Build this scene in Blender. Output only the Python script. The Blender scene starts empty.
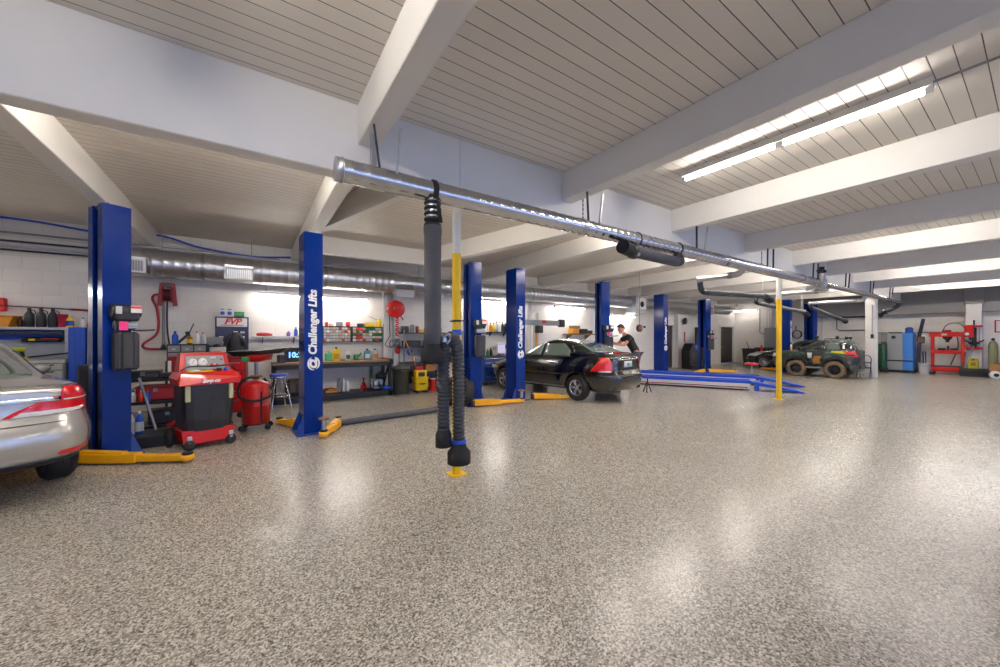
EXPO = -.2
SKY = 3.5
import bpy, bmesh, math, random
from mathutils import Vector, Matrix, Euler
random.seed(7)
S = bpy.context.scene
COL = S.collection
PI = math.pi
def R(a): return math.radians(a)
def V(*a): return Vector(a)

# ------------------------------------------------------------ materials
def lin(h):
    h = h.lstrip('#'); out = []
    for i in (0, 2, 4):
        c = int(h[i:i+2], 16)/255
        out.append(c/12.92 if c <= .04045 else ((c+.055)/1.055)**2.4)
    return tuple(out)+(1,)
MATS = {}
def mat(name, col, rough=.5, metal=0, noise=0, nscale=8, bump=0, coat=0, emit=0, spec=.5, trans=0):
    """principled material; noise varies the base colour a little (wear), bump adds grain"""
    if name in MATS: return MATS[name]
    m = bpy.data.materials.new(name); m.use_nodes = True
    nt = m.node_tree; p = nt.nodes['Principled BSDF']
    c = lin(col) if isinstance(col, str) else tuple(col)+(1,)
    p.inputs['Base Color'].default_value = c
    p.inputs['Roughness'].default_value = rough
    p.inputs['Metallic'].default_value = metal
    p.inputs['Coat Weight'].default_value = coat
    p.inputs['Coat Roughness'].default_value = .05
    p.inputs['Specular IOR Level'].default_value = spec
    p.inputs['Transmission Weight'].default_value = trans
    if emit:
        p.inputs['Emission Color'].default_value = c
        p.inputs['Emission Strength'].default_value = emit
    tc = nt.nodes.new('ShaderNodeTexCoord')
    nz = nt.nodes.new('ShaderNodeTexNoise'); nz.inputs['Scale'].default_value = nscale
    nz.inputs['Detail'].default_value = 4
    nt.links.new(tc.outputs['Object'], nz.inputs['Vector'])
    if noise:
        mx = nt.nodes.new('ShaderNodeMix'); mx.data_type = 'RGBA'
        mx.inputs[6].default_value = tuple(v*(1-noise) for v in c[:3])+(1,)
        mx.inputs[7].default_value = tuple(min(1, v*(1+noise)) for v in c[:3])+(1,)
        nt.links.new(nz.outputs['Fac'], mx.inputs[0]); nt.links.new(mx.outputs[2], p.inputs['Base Color'])
    if bump:
        b = nt.nodes.new('ShaderNodeBump'); b.inputs['Strength'].default_value = bump
        b.inputs['Distance'].default_value = .01
        nt.links.new(nz.outputs['Fac'], b.inputs['Height']); nt.links.new(b.outputs[0], p.inputs['Normal'])
    MATS[name] = m
    return m

def node_mat(name):
    m = bpy.data.materials.new(name); m.use_nodes = True; MATS[name] = m
    return m, m.node_tree, m.node_tree.nodes['Principled BSDF']
def floor_mat():
    m, nt, p = node_mat('flake_epoxy'); N = nt.nodes.new; L = nt.links.new
    geo = N('ShaderNodeNewGeometry')
    v1 = N('ShaderNodeTexVoronoi'); v1.inputs['Scale'].default_value = 105
    L(geo.outputs['Position'], v1.inputs['Vector'])
    sep = N('ShaderNodeSeparateColor'); L(v1.outputs['Color'], sep.inputs[0])
    r = N('ShaderNodeValToRGB'); r.color_ramp.interpolation = 'CONSTANT'
    e = r.color_ramp.elements
    e[0].position = 0; e[0].color = lin('625e58'); e[1].position = .13; e[1].color = lin('938d83')
    for pos, c in ((.30, 'b3aa9d'), (.52, 'd2c9bc'), (.70, 'a0988c'), (.82, '827c74'), (.90, 'dcd5ca')):
        x = e.new(pos); x.color = lin(c)
    L(sep.outputs[0], r.inputs[0])
    n = N('ShaderNodeTexNoise'); n.inputs['Scale'].default_value = .55; n.inputs['Detail'].default_value = 5
    L(geo.outputs['Position'], n.inputs['Vector'])
    mr = N('ShaderNodeMapRange'); mr.inputs[1].default_value = .3; mr.inputs[2].default_value = .7
    mr.inputs[3].default_value = .93; mr.inputs[4].default_value = 1.04
    L(n.outputs['Fac'], mr.inputs[0])
    mx = N('ShaderNodeMix'); mx.data_type = 'RGBA'; mx.blend_type = 'MULTIPLY'; mx.inputs[0].default_value = 1
    L(r.outputs[0], mx.inputs[6]); L(mr.outputs[0], mx.inputs[7]); L(mx.outputs[2], p.inputs['Base Color'])
    n2 = N('ShaderNodeTexNoise'); n2.inputs['Scale'].default_value = 1.6; n2.inputs['Detail'].default_value = 3
    L(geo.outputs['Position'], n2.inputs['Vector'])
    m2 = N('ShaderNodeMapRange'); m2.inputs[3].default_value = .23; m2.inputs[4].default_value = .28
    L(n2.outputs['Fac'], m2.inputs[0]); L(m2.outputs[0], p.inputs['Roughness'])
    p.inputs['Specular IOR Level'].default_value = .55
    return m
def plank_mat():
    m, nt, p = node_mat('painted_ceiling_planks'); N = nt.nodes.new; L = nt.links.new
    geo = N('ShaderNodeNewGeometry'); sx = N('ShaderNodeSeparateXYZ'); L(geo.outputs['Position'], sx.inputs[0])
    d = N('ShaderNodeMath'); d.operation = 'DIVIDE'; d.inputs[1].default_value = .142; L(sx.outputs['Y'], d.inputs[0])
    fr = N('ShaderNodeMath'); fr.operation = 'FRACT'; L(d.outputs[0], fr.inputs[0])
    fl = N('ShaderNodeMath'); fl.operation = 'FLOOR'; L(d.outputs[0], fl.inputs[0])
    r = N('ShaderNodeValToRGB'); e = r.color_ramp.elements
    e[0].position = 0; e[0].color = (0, 0, 0, 1); e[1].position = .06; e[1].color = (1, 1, 1, 1)
    x = e.new(.035); x.color = (.02, .02, .02, 1); L(fr.outputs[0], r.inputs[0])
    cb = N('ShaderNodeCombineXYZ'); L(fl.outputs[0], cb.inputs[1])
    sc = N('ShaderNodeMath'); sc.operation = 'MULTIPLY'; sc.inputs[1].default_value = .12; L(sx.outputs['X'], sc.inputs[0]); L(sc.outputs[0], cb.inputs[0])
    n = N('ShaderNodeTexNoise'); n.inputs['Scale'].default_value = 1.9; L(cb.outputs[0], n.inputs['Vector'])
    tone = N('ShaderNodeMix'); tone.data_type = 'RGBA'
    tone.inputs[6].default_value = lin('dbd2c6'); tone.inputs[7].default_value = lin('ede6db'); L(n.outputs['Fac'], tone.inputs[0])
    mx = N('ShaderNodeMix'); mx.data_type = 'RGBA'; mx.inputs[6].default_value = lin('4a4440')
    L(r.outputs[0], mx.inputs[0]); L(tone.outputs[2], mx.inputs[7]); L(mx.outputs[2], p.inputs['Base Color'])
    bp = N('ShaderNodeBump'); bp.inputs['Strength'].default_value = .5; bp.inputs['Distance'].default_value = .012
    L(r.outputs[0], bp.inputs['Height']); L(bp.outputs[0], p.inputs['Normal'])
    p.inputs['Roughness'].default_value = .55
    return m
def block_mat(name, ax, c1='f0eae2', c2='ebe4db', mortar='e0d9cf'):
    m, nt, p = node_mat(name); N = nt.nodes.new; L = nt.links.new
    geo = N('ShaderNodeNewGeometry'); sx = N('ShaderNodeSeparateXYZ'); L(geo.outputs['Position'], sx.inputs[0])
    cb = N('ShaderNodeCombineXYZ'); L(sx.outputs[ax], cb.inputs[0]); L(sx.outputs['Z'], cb.inputs[1])
    b = N('ShaderNodeTexBrick'); b.inputs['Scale'].default_value = 1
    b.inputs['Brick Width'].default_value = .5; b.inputs['Row Height'].default_value = .25
    b.inputs['Mortar Size'].default_value = .006; b.inputs['Mortar Smooth'].default_value = .4
    b.inputs['Color1'].default_value = lin(c1); b.inputs['Color2'].default_value = lin(c2); b.inputs['Mortar'].default_value = lin(mortar)
    L(cb.outputs[0], b.inputs['Vector']); L(b.outputs['Color'], p.inputs['Base Color'])
    inv = N('ShaderNodeMath'); inv.operation = 'SUBTRACT'; inv.inputs[0].default_value = 1; L(b.outputs['Fac'], inv.inputs[1])
    bp = N('ShaderNodeBump'); bp.inputs['Strength'].default_value = .35; bp.inputs['Distance'].default_value = .005
    L(inv.outputs[0], bp.inputs['Height']); L(bp.outputs[0], p.inputs['Normal'])
    p.inputs['Roughness'].default_value = .5
    return m

FLOOR = floor_mat(); PLANK = plank_mat()
BLOCK_X = block_mat('white_block_wall', 'X'); BLOCK_Y = block_mat('white_block_end_wall', 'Y')
WHITE = mat('white_paint', 'e8e4dd', .45, noise=.03, nscale=3)
BEAM = mat('painted_timber', 'e9e5df', .5, noise=.04, nscale=2.5, bump=.05)
GREYSHADE = mat('end_wall_shade_grey', '8d8988', .6, noise=.05, nscale=2)  # carries the shade of the upper end wall in its colour
BLUE = mat('lift_blue_enamel', '02236c', .16, spec=.22, noise=.06, nscale=3)
DBLUE = mat('dark_blue_enamel', '123a8c', .35, coat=.3)
RAMPB = mat('ramp_blue', '0b45bd', .45, noise=.1, nscale=6)
YELLOW = mat('lift_arm_yellow', 'f2ac0c', .4, noise=.1, nscale=14)
POLEY = mat('pole_yellow', 'f7c60a', .4, noise=.04)
BLACK = mat('black_plastic', '17171a', .45)
DARK = mat('dark_grey_plastic', '2e2f33', .5, noise=.08)
RUBBER = mat('rubber', '1a1a1c', .75, noise=.1, bump=.1, nscale=20)
HOSE = mat('grey_hose_fabric', '46464c', .6, noise=.1, nscale=12)
RED = mat('red_enamel', 'c40d0b', .3, coat=.25)
DRED = mat('dark_red', '8e1620', .45)
GALVD = mat('bright_spiral_duct', 'c9cacd', .21, metal=1, noise=.06, nscale=5)
HOSER = mat('ribbed_hose', '3b3c41', .55, noise=.12, nscale=16)
GALV = mat('galvanised_steel', 'c4c5c8', .33, metal=.9, noise=.14, nscale=5)
STEEL = mat('steel', 'a6a8ab', .3, metal=1)
DSTEEL = mat('dark_steel', '3c3d40', .45, metal=.6, noise=.15, nscale=9)
GREY = mat('grey_paint', '8b8d90', .45)
LGREY = mat('light_grey_paint', 'c3c4c6', .45)
WHITEP = mat('white_plastic', 'eceae6', .4)
WOOD = mat('worn_wood', '8a6a48', .6, noise=.25, nscale=10)
CARD = mat('brown_cardboard', 'b07a48', .8, noise=.08)
GREEN = mat('green_plastic', '1b7a3e', .4)
ORANGE = mat('orange_plastic', 'ea9a16', .45)
YPL = mat('yellow_plastic', 'f4cd12', .4)
BPL = mat('blue_plastic', '1f4fc0', .4)
RPL = mat('red_plastic', 'df2a1c', .4)
PINK = mat('pink_paper', 'f0408a', .7)
GLASS = mat('dark_car_glass', '1c2322', .04, spec=.9, coat=.6)
GLASSG = mat('green_tinted_glass', '6a7a70', .06, spec=.9, coat=.8)
CHROME = mat('chrome', 'dfe1e4', .08, metal=1)
TAIL = mat('tail_lamp_red', 'd0101a', .12, coat=.8)
LAMPW = mat('clear_lamp', 'd9d6d2', .12, coat=.8)
SILVER = mat('silver_car_paint', 'bdb9b3', .25, metal=.55, coat=.9)
CARBLACK = mat('black_car_paint', '0b0b0d', .18, coat=1)
CARDARK = mat('charcoal_car_paint', '2a2d34', .25, metal=.4, coat=.9)
SUVGREY = mat('dusty_grey_suv_paint', '5d6163', .45, metal=.2, noise=.2, nscale=6, coat=.2)
MUD = mat('muddy_tyre', '75614a', .9, noise=.3, nscale=14, bump=.3)
TYRE = mat('tyre_rubber', '1b1b1d', .7, noise=.15, nscale=18)
RIM = mat('alloy_rim', 'c4c6c9', .25, metal=.9)
SKIN = mat('skin', 'c98a72', .55); HAIR = mat('dark_hair', '2a1d18', .7)
SHIRT = mat('black_work_shirt', '1d1e22', .8, noise=.1); TROUS = mat('grey_work_trousers', '4b4f57', .8)
def camo_mat():
    m, nt, p = node_mat('camouflage_wrap'); N = nt.nodes.new; L = nt.links.new
    tc = N('ShaderNodeTexCoord'); n = N('ShaderNodeTexNoise'); n.inputs['Scale'].default_value = 2.6; n.inputs['Detail'].default_value = 3
    L(tc.outputs['Object'], n.inputs['Vector']); r = N('ShaderNodeValToRGB'); r.color_ramp.interpolation = 'CONSTANT'; e = r.color_ramp.elements
    e[0].position = 0; e[0].color = lin('1d2022'); e[1].position = .44; e[1].color = lin('3f4446')
    for pos, c in ((.5, '5c6061'), (.58, '303632'), (.66, '484c4d')):
        x = e.new(pos); x.color = lin(c)
    L(n.outputs['Fac'], r.inputs[0]); L(r.outputs[0], p.inputs['Base Color']); p.inputs['Roughness'].default_value = .5
    return m
CAMO = camo_mat()
def lampmat(name, col, s):
    m = bpy.data.materials.new(name); m.use_nodes = True; nt = m.node_tree
    p = nt.nodes['Principled BSDF']; p.inputs['Base Color'].default_value = (.9, .9, .9, 1)
    p.inputs['Emission Color'].default_value = tuple(col)+(1,); p.inputs['Emission Strength'].default_value = s
    return m
TUBE = lampmat('fluorescent_tube', (1, .94, .87), 95)
TUBEW = lampmat('wall_fluorescent_tube', (1, .96, .91), 100)
TUBEF = lampmat('far_fluorescent_tube', (1, .94, .86), 190)
TUBEC = lampmat('corner_fluorescent_tube', (1, .96, .91), 38)
TUBEM = lampmat('mid_fluorescent_tube', (1, .94, .87), 105)

# ------------------------------------------------------------ mesh builder
class B:
    def __init__(s, T=None): s.v = []; s.f = []; s.sm = []; s.T = T
    def add(s, vs, fs, smooth=False):
        o = len(s.v)
        s.v += [tuple(s.T @ Vector(p)) if s.T else tuple(p) for p in vs]
        s.f += [[i+o for i in f] for f in fs]; s.sm += [smooth]*len(fs)
        return s
    def box(s, c, d, rz=0, bev=0, M=None):
        """chamfered box centred at c with size d"""
        hx, hy, hz = d[0]/2, d[1]/2, d[2]/2
        b = min(bev, hx*.9, hy*.9, hz*.9)
        M = M or (Matrix.Translation(c) @ Matrix.Rotation(rz, 4, 'Z'))
        if b <= 0:
            vs = [M @ V(x*hx, y*hy, z*hz) for x in (-1, 1) for y in (-1, 1) for z in (-1, 1)]
            return s.add(vs, [(0, 1, 3, 2), (4, 6, 7, 5), (0, 4, 5, 1), (2, 3, 7, 6), (0, 2, 6, 4), (1, 5, 7, 3)])
        vs = []; ix = {}
        for x in (-1, 1):
            for y in (-1, 1):
                for z in (-1, 1):
                    for k in range(3):
                        p = [x*(hx-b), y*(hy-b), z*(hz-b)]; p[k] = (x*hx, y*hy, z*hz)[k]
                        ix[x, y, z, k] = len(vs); vs.append(M @ Vector(p))
        fs = []
        for k in range(3):
            a, c2 = [i for i in range(3) if i != k]
            for sg in (-1, 1):
                q = []
                for u, w in ((-1, -1), (1, -1), (1, 1), (-1, 1)):
                    t = [0, 0, 0]; t[k] = sg; t[a] = u; t[c2] = w; q.append(ix[t[0], t[1], t[2], k])
                fs.append(q)
        for k in range(3):
            a, c2 = [i for i in range(3) if i != k]
            for u in (-1, 1):
                for w in (-1, 1):
                    t0 = [0, 0, 0]; t0[k] = -1; t0[a] = u; t0[c2] = w; t1 = list(t0); t1[k] = 1
                    fs.append([ix[(*t0, a)], ix[(*t1, a)], ix[(*t1, c2)], ix[(*t0, c2)]])
        for x in (-1, 1):
            for y in (-1, 1):
                for z in (-1, 1): fs.append([ix[x, y, z, k] for k in range(3)])
        return s.add(vs, fs)
    def bb(s, x0, y0, z0, x1, y1, z1, bev=0):
        return s.box(((x0+x1)/2, (y0+y1)/2, (z0+z1)/2), (abs(x1-x0), abs(y1-y0), abs(z1-z0)), 0, bev)
    def bar(s, p, q, w, h, up=(0, 0, 1), bev=0):
        p, q = Vector(p), Vector(q); d = (q-p); L = d.length; d.normalize(); u = Vector(up)
        if abs(d.dot(u)) > .98: u = V(1, 0, 0)
        y = u.cross(d).normalized(); z = d.cross(y)
        M = Matrix((d, y, z)).transposed().to_4x4(); M.translation = (p+q)/2
        return s.box((0, 0, 0), (L, w, h), 0, bev, M)
    def rings(s, rs, caps=True, smooth=True, closed=False):
        n = len(rs[0]); vs = [p for r in rs for p in r]; fs = []
        m = len(rs)
        for i in range(m if closed else m-1):
            j = (i+1) % m
            for k in range(n): fs.append((i*n+k, i*n+(k+1) % n, j*n+(k+1) % n, j*n+k))
        s.add(vs, fs, smooth)
        if caps and not closed:
            s.add(rs[0], [list(range(n))[::-1]]); s.add(rs[-1], [list(range(n))])
        return s
    def tube(s, pts, r, n=12, caps=True):
        pts = [Vector(p) for p in pts]; rr = r if isinstance(r, (list, tuple)) else [r]*len(pts)
        ring = []; prev = None
        for i, p in enumerate(pts):
            d = (pts[min(i+1, len(pts)-1)]-pts[max(i-1, 0)]).normalized()
            if prev is None:
                u = V(0, 0, 1) if abs(d.z) < .9 else V(1, 0, 0); u = (u-d*u.dot(d)).normalized()
            else: u = (prev-d*prev.dot(d)).normalized()
            prev = u; w = d.cross(u)
            ring.append([p+(u*math.cos(2*PI*k/n)+w*math.sin(2*PI*k/n))*rr[i] for k in range(n)])
        return s.rings(ring, caps)
    def cyl(s, p, q, r, r2=None, n=16): return s.tube([p, q], [r, r if r2 is None else r2], n)
    def lathe(s, prof, c=(0, 0, 0), n=20, axis='Z', smooth=True, caps=True):
        A = {'Z': lambda r, a, h: V(r*math.cos(a), r*math.sin(a), h), 'Y': lambda r, a, h: V(r*math.cos(a), h, r*math.sin(a)),
             'X': lambda r, a, h: V(h, r*math.cos(a), r*math.sin(a))}[axis]
        c = Vector(c)
        return s.rings([[c+A(max(r, 1e-4), 2*PI*k/n, h) for k in range(n)] for r, h in prof], caps, smooth)
    def sph(s, c, r, n=12, sc=(1, 1, 1)):
        m = n//2+1; c = Vector(c)
        return s.rings([[c+V(r*sc[0]*math.sin(PI*(i+.02)/(m+.04))*math.cos(2*PI*k/n), r*sc[1]*math.sin(PI*(i+.02)/(m+.04))*math.sin(2*PI*k/n),
                             -r*sc[2]*math.cos(PI*(i+.02)/(m+.04))) for k in range(n)] for i in range(m+1)])
    def prism(s, poly, fa, fb):
        """extrude a 2-D outline: fa, fb map an outline point to its two ends"""
        n = len(poly); a = [fa(*p) for p in poly]; b = [fb(*p) for p in poly]
        return s.add(a+b, [list(range(n))[::-1], list(range(n, 2*n))]+[(i, (i+1) % n, n+(i+1) % n, n+i) for i in range(n)])
    def mesh(s, name, m):
        me = bpy.data.meshes.new(name); me.from_pydata(s.v, [], s.f); me.update()
        me.polygons.foreach_set('use_smooth', s.sm)
        for mm in (m if isinstance(m, (list, tuple)) else [m]): me.materials.append(mm)
        bm = bmesh.new(); bm.from_mesh(me); bmesh.ops.recalc_face_normals(bm, faces=bm.faces); bm.to_mesh(me); bm.free()
        return me

def smooth_pts(pts, k=6):
    """Catmull-Rom through the points"""
    P = [Vector(p) for p in pts]; out = []
    for i in range(len(P)-1):
        a, b, c, d = P[max(i-1, 0)], P[i], P[i+1], P[min(i+2, len(P)-1)]
        for j in range(k):
            t = j/k
            out.append(.5*((2*b)+(c-a)*t+(2*a-5*b+4*c-d)*t*t+(3*b-a-3*c+d)*t**3))
    return out+[P[-1]]

def part(name, b, m, parent=None, label=None):
    o = bpy.data.objects.new(name, b.mesh(name, m) if isinstance(b, B) else b); COL.objects.link(o)
    o.parent = parent
    if label: o['label'] = label
    return o
def thing(name, label, cat, loc=(0, 0, 0), rz=0, group=None):
    o = bpy.data.objects.new(name, None); COL.objects.link(o); o.empty_display_size = .1
    o.location = loc; o.rotation_euler = (0, 0, rz); o['label'] = label; o['category'] = cat
    if group: o['group'] = group
    return o
def solo(name, b, m, label, cat, group=None, loc=(0, 0, 0), rz=0):
    o = part(name, b, m); o['label'] = label; o['category'] = cat; o.location = loc; o.rotation_euler = (0, 0, rz)
    if group: o['group'] = group
    return o
def struct(name, b, m, parent=None):
    o = part(name, b, m, parent)
    if parent is None: o['kind'] = 'structure'
    return o
def dup(root, loc, rz=0, label=None, group=None):
    """copy a thing with its parts and sub-parts (mesh data shared)"""
    r = root.copy(); COL.objects.link(r); r.location = loc; r.rotation_euler = (0, 0, rz)
    if label: r['label'] = label
    if group: r['group'] = group
    for ch in list(root.children):
        c = ch.copy(); COL.objects.link(c); c.parent = r
        for g in ch.children:
            d = g.copy(); COL.objects.link(d); d.parent = c
    return r
def frame_mat(o, x, y):
    """matrix whose x axis is x, y axis is y, at o"""
    x, y = Vector(x).normalized(), Vector(y).normalized(); z = x.cross(y)
    M = Matrix((x, y, z)).transposed().to_4x4(); M.translation = o
    return M
# ------------------------------------------------------------ camera, world, view
cam = bpy.data.cameras.new('camera'); camo = bpy.data.objects.new('camera', cam); COL.objects.link(camo)
camo.location = (0, 0, 1.65); camo.rotation_euler = (R(90), 0, R(56.05-90))
cam.sensor_width = 36; cam.lens = 13.284; cam.shift_y = .0035; cam.clip_start = .05; cam.clip_end = 200
S.camera = camo
S.view_settings.view_transform = 'Standard'; S.view_settings.look = 'None'; S.view_settings.gamma = 1
S.view_settings.use_curve_mapping = False; S.view_settings.exposure = EXPO
w = bpy.data.worlds.new('world'); S.world = w; w.use_nodes = True
w.node_tree.nodes['Background'].inputs[0].default_value = (.37, .53, 1, 1)
w.node_tree.nodes['Background'].inputs[1].default_value = SKY

# ------------------------------------------------------------ the room: x along the girder, y towards the bench wall
X0, X1, Y0, Y1, ZC = -8, 26, -6, 11.3, 4.0
struct('floor', B().bb(X0-.3, Y0-6, -.2, X1+.3, Y1+.3, 0), FLOOR)
struct('ceiling', B().bb(X0-.3, Y0-.3, ZC, X1+.3, Y1+.3, ZC+.2), PLANK)
struct('wall_left', B().bb(X0-.3, Y0, 0, X0, Y1, ZC), BLOCK_Y)
# bench wall with two dark doorways left open to back rooms
wb = B()
for x0, x1 in ((X0-.3, 17.95), (18.9, 23.95), (25.7, X1+.3)): wb.bb(x0, Y1, 0, x1, Y1+.25, ZC)
for x0, x1 in ((17.95, 18.9), (23.95, 25.7)): wb.bb(x0, Y1, 2.32, x1, Y1+.25, ZC)
struct('wall_back', wb, BLOCK_X)
DOORM = mat('dark_brown_door', '3b322e', .5)
def door(n, x0, x1):
    d = struct('door_%d' % n, B().bb(x0+.04, Y1+.06, .01, x1-.04, Y1+.11, 2.28, .01), DOORM)
    fr = B(); fr.bb(x0-.06, Y1-.03, 0, x0+.05, Y1+.2, 2.32).bb(x1-.05, Y1-.03, 0, x1+.06, Y1+.2, 2.32).bb(x0-.06, Y1-.03, 2.27, x1+.06, Y1+.2, 2.38)
    part('door_frame', fr, WHITE, d)
    part('door_handle', B().cyl((x0+.16, Y1+.06, 1.05), (x0+.16, Y1-.01, 1.05), .02).bar((x0+.16, Y1-.01, 1.05), (x0+.3, Y1-.01, 1.05), .02, .03), STEEL, d)
    part('door_panel', B().bb(x0+.2, Y1+.05, .25, x1-.2, Y1+.07, 1.0, .01).bb(x0+.2, Y1+.05, 1.2, x1-.2, Y1+.07, 2.1, .01), DOORM, d)
door(1, 17.95, 18.9); door(2, 23.95, 25.7)
struct('wall_right', B().bb(X1, Y0, 0, X1+.3, Y1, ZC), BLOCK_Y)
# street side: five roller-door openings standing open to daylight
wf = B(); xs = X0
for x0, x1 in ((-6.8, -2.8), (-1.6, 2.4), (3.6, 7.6), (8.8, 12.8), (14, 18), (19.2, 23.2)):
    wf.bb(xs, Y0-.3, 0, x0, Y0, ZC).bb(x0, Y0-.3, 3.3, x1, Y0, ZC); xs = x1
wf.bb(xs, Y0-.3, 0, X1, Y0, ZC)
struct('wall_front', wf, BLOCK_X)
for x0, x1 in ((-6.8, -2.8), (-1.6, 2.4), (3.6, 7.6), (8.8, 12.8), (14, 18), (19.2, 23.2)):
    l = bpy.data.lights.new('door_portal', 'AREA'); l.shape = 'RECTANGLE'; l.size = x1-x0; l.size_y = 3.3; l.cycles.is_portal = True
    o = bpy.data.objects.new('door_portal', l); COL.objects.link(o); o.location = ((x0+x1)/2, Y0-.15, 1.65); o.rotation_euler = (R(90), 0, 0)
# girder and joists
tn = [0]
def trim(b, m=BEAM):
    tn[0] += 1; return struct('trim_%d' % tn[0], b, m)
g = B(); xa = X0
for xb in (2.05, 11.64, 20.9, X1): g.bb(xa, 3.9, 3.28, xb-.002, 4.1, ZC, .008); xa = xb
trim(g)
JX = [-7.3, -1.74-2.82+.06, -1.84, .99, 3.79, 6.55, 9.5, 12.35, 15.15, 17.95, 20.8, 23.6]
for x in JX: trim(B().bb(x-.1, Y0, 3.6, x+.1, 3.9, ZC, .008))
for x in JX:
    if abs(x-3.79) > .1: trim(B().bb(x-.1, 4.1, 3.6, x+.1, Y1, ZC, .008))
# the two skewed joists over the middle bay and the header that closes it
trim(B().bar((1.08, 7.45, 3.8), (2.0, 4.1, 3.8), .13, .4, bev=.006))
trim(B().bar((5.3, 4.1, 3.8), (3.95, 9.45, 3.8), .2, .4, bev=.008))
trim(B().bb(1.09, 9.4, 3.6, 3.9, 9.6, ZC, .008))
# bolted ledger on the first joist, bearing blocks at the girder
trim(B().bb(1.09, Y0, 3.66, 1.13, 3.55, ZC-.12, .006))
# end-wall header, white pilaster, notched ledge; shade up there is put into the grey
trim(B().bb(X1-.5, Y0, 2.72, X1, 7.6, ZC, .01), GREYSHADE)
trim(B().bb(X1-.62, 1.55, 0, X1-.05, 1.97, 3.05, .01), WHITE)
trim(B().bb(X1-.6, 1.5, 3.05, X1-.04, 2.02, ZC, .01), GREYSHADE)
# pilasters and stud panels of the bench wall
trim(B().bb(3.28, 11.1, 0, 3.42, Y1, 3.1, .01), WHITE)
trim(B().bb(3.6, 11.16, 0, 3.86, Y1, 3.1, .01), WHITE)
trim(B().bb(18.98, 11.1, 0, 21.6, Y1, 2.9, .01).bb(18.93, 11.06, 0, 19.1, Y1, 2.9, .01), WHITE)
trim(B().bb(-8, 11.18, 3.62, 26, Y1, 3.7, .01), WHITE)
struct('baseboard_right', B().bb(X1-.02, Y0, 0, X1, Y1, .1), WHITE)
struct('baseboard_back', B().bb(X0, Y1-.02, 0, 17.85, Y1, .1), WHITE)
# back rooms behind the doorways
struct('wall_backroom', B().bb(17, Y1+1.6, 0, 26, Y1+1.7, ZC), WHITE)

# ------------------------------------------------------------ lights
def strip_light(x, y0, y1, label):
    t = thing('ceiling_light', label, 'light', (x, (y0+y1)/2, ZC), 0, 'fluorescent strip lights under the ceiling planks')
    h = (y1-y0)/2
    part('housing', B().prism([(-.04, 0), (.04, 0), (.06, -.08), (-.06, -.08)], lambda a, b: V(a, -h, b), lambda a, b: V(a, h, b)), WHITEP, t)
    for sx in (-.0,):
        for a, b in ((-h, -.01), (.01, h)):
            part('tube', B().cyl((sx, a+.05, -.105), (sx, b-.05, -.105), .022, n=10), (TUBEF if x > 20 else TUBEM) if x > 8 else TUBE, t)
    for y in (-h, h-.05, -.04): part('socket', B().bb(-.03, y, -.13, .03, y+(.08 if y == -.04 else .05), -.07), WHITEP, t)
    return t
strip_light(5.12, .58, 2.92, 'long bright fluorescent strip light under the planks, nearest one in view at upper right')
for x, lb in ((-.42, 'fluorescent strip light above the silver car bay'), (10.9, 'fluorescent strip light in the bay over the second yellow pole'),
              (16.55, 'fluorescent strip light in the bay past the second yellow pole'), (22.2, 'fluorescent strip light in the last bay by the end wall')):
    strip_light(x, .58, 2.92, lb)
for x in (-.42, 5.12, 10.9, 16.55): strip_light(x, -4.2, -1.86, 'fluorescent strip light near the open roller doors at x %d' % x).__setitem__('label', 'fluorescent strip light near the roller doors, joist bay %s' % {-.42: 'above the camera', 5.12: 'right of the camera', 10.9: 'before the second pole', 16.55: 'past the second pole'}[x])
for i, x in enumerate((-4.7, -.45, 2.75, 6.05, 8.1, 10.9, 13.7, 16.5, 19.4, 22.2)):  # added lamps, unseen behind the girder, to brighten the bench wall and far bays
    t = thing('ceiling_light', 'added strip light on the ceiling hidden behind the girder, %s from the left' % ['first', 'second', 'third', 'fourth', 'fifth', 'sixth', 'seventh', 'eighth', 'ninth', 'tenth'][i], 'light', (x, 4.75, ZC), 0, 'added strip lights behind the girder')
    part('housing', B().bb(-1.0, -.06, -.05, 1.0, .06, 0, .01), WHITEP, t); part('tube', B().cyl((-.95, 0, -.085), (.95, 0, -.085), .022, n=10), TUBEF, t)
    for a in (-1.0, .95): part('socket', B().bb(a, -.03, -.11, a+.05, .03, -.05), WHITEP, t)
cond = B().tube([(5.12, .58, 3.96), (5.12, -1.86, 3.96)], .012, 6)
solo('conduit', cond, GREY, 'thin conduit feeding the near ceiling strip light', 'conduit')
def wall_light(x0, x1, z, label, y=10.98, tilt=0):
    t = thing('wall_light', label, 'light', ((x0+x1)/2, y, z), 0, 'fluorescent strip lights along the bench wall'); h = (x1-x0)/2
    part('housing', B().bb(-h, -.05, 0, h, .08, .06, .01), WHITEP, t)
    part('tube', B().cyl((-h+.04, -.02, -.03), (h-.04, -.02, -.03), .02, n=10), TUBEW, t)
    for a in (-h, h-.04): part('socket', B().bb(a, -.05, -.055, a+.04, .02, 0), WHITEP, t)
    for a in (-h+.2, h-.2): part('hanger', B().cyl((a, .02, .06), (a, .02, .4), .006, n=6), STEEL, t)
wall_light(.1, 2.8, 2.72, 'lit strip light on the wall above the long black workbench')
wall_light(-6.9, -4.5, 2.72, 'strip light on the wall left of the blue tool cabinets')
wall_light(6.2, 8.5, 2.9, 'lit strip light above the blue tool chest')
wall_light(10.0, 11.7, 2.86, 'lit strip light above the tan shelf behind the black car')
wall_light(13.4, 15.1, 2.62, 'lit strip light behind the mechanic')
t = thing('wall_light', 'bright bare strip light high on the end wall in the far corner', 'light', (25.35, 10.5, 3.3), R(90), 'fluorescent strip lights along the bench wall')
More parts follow.
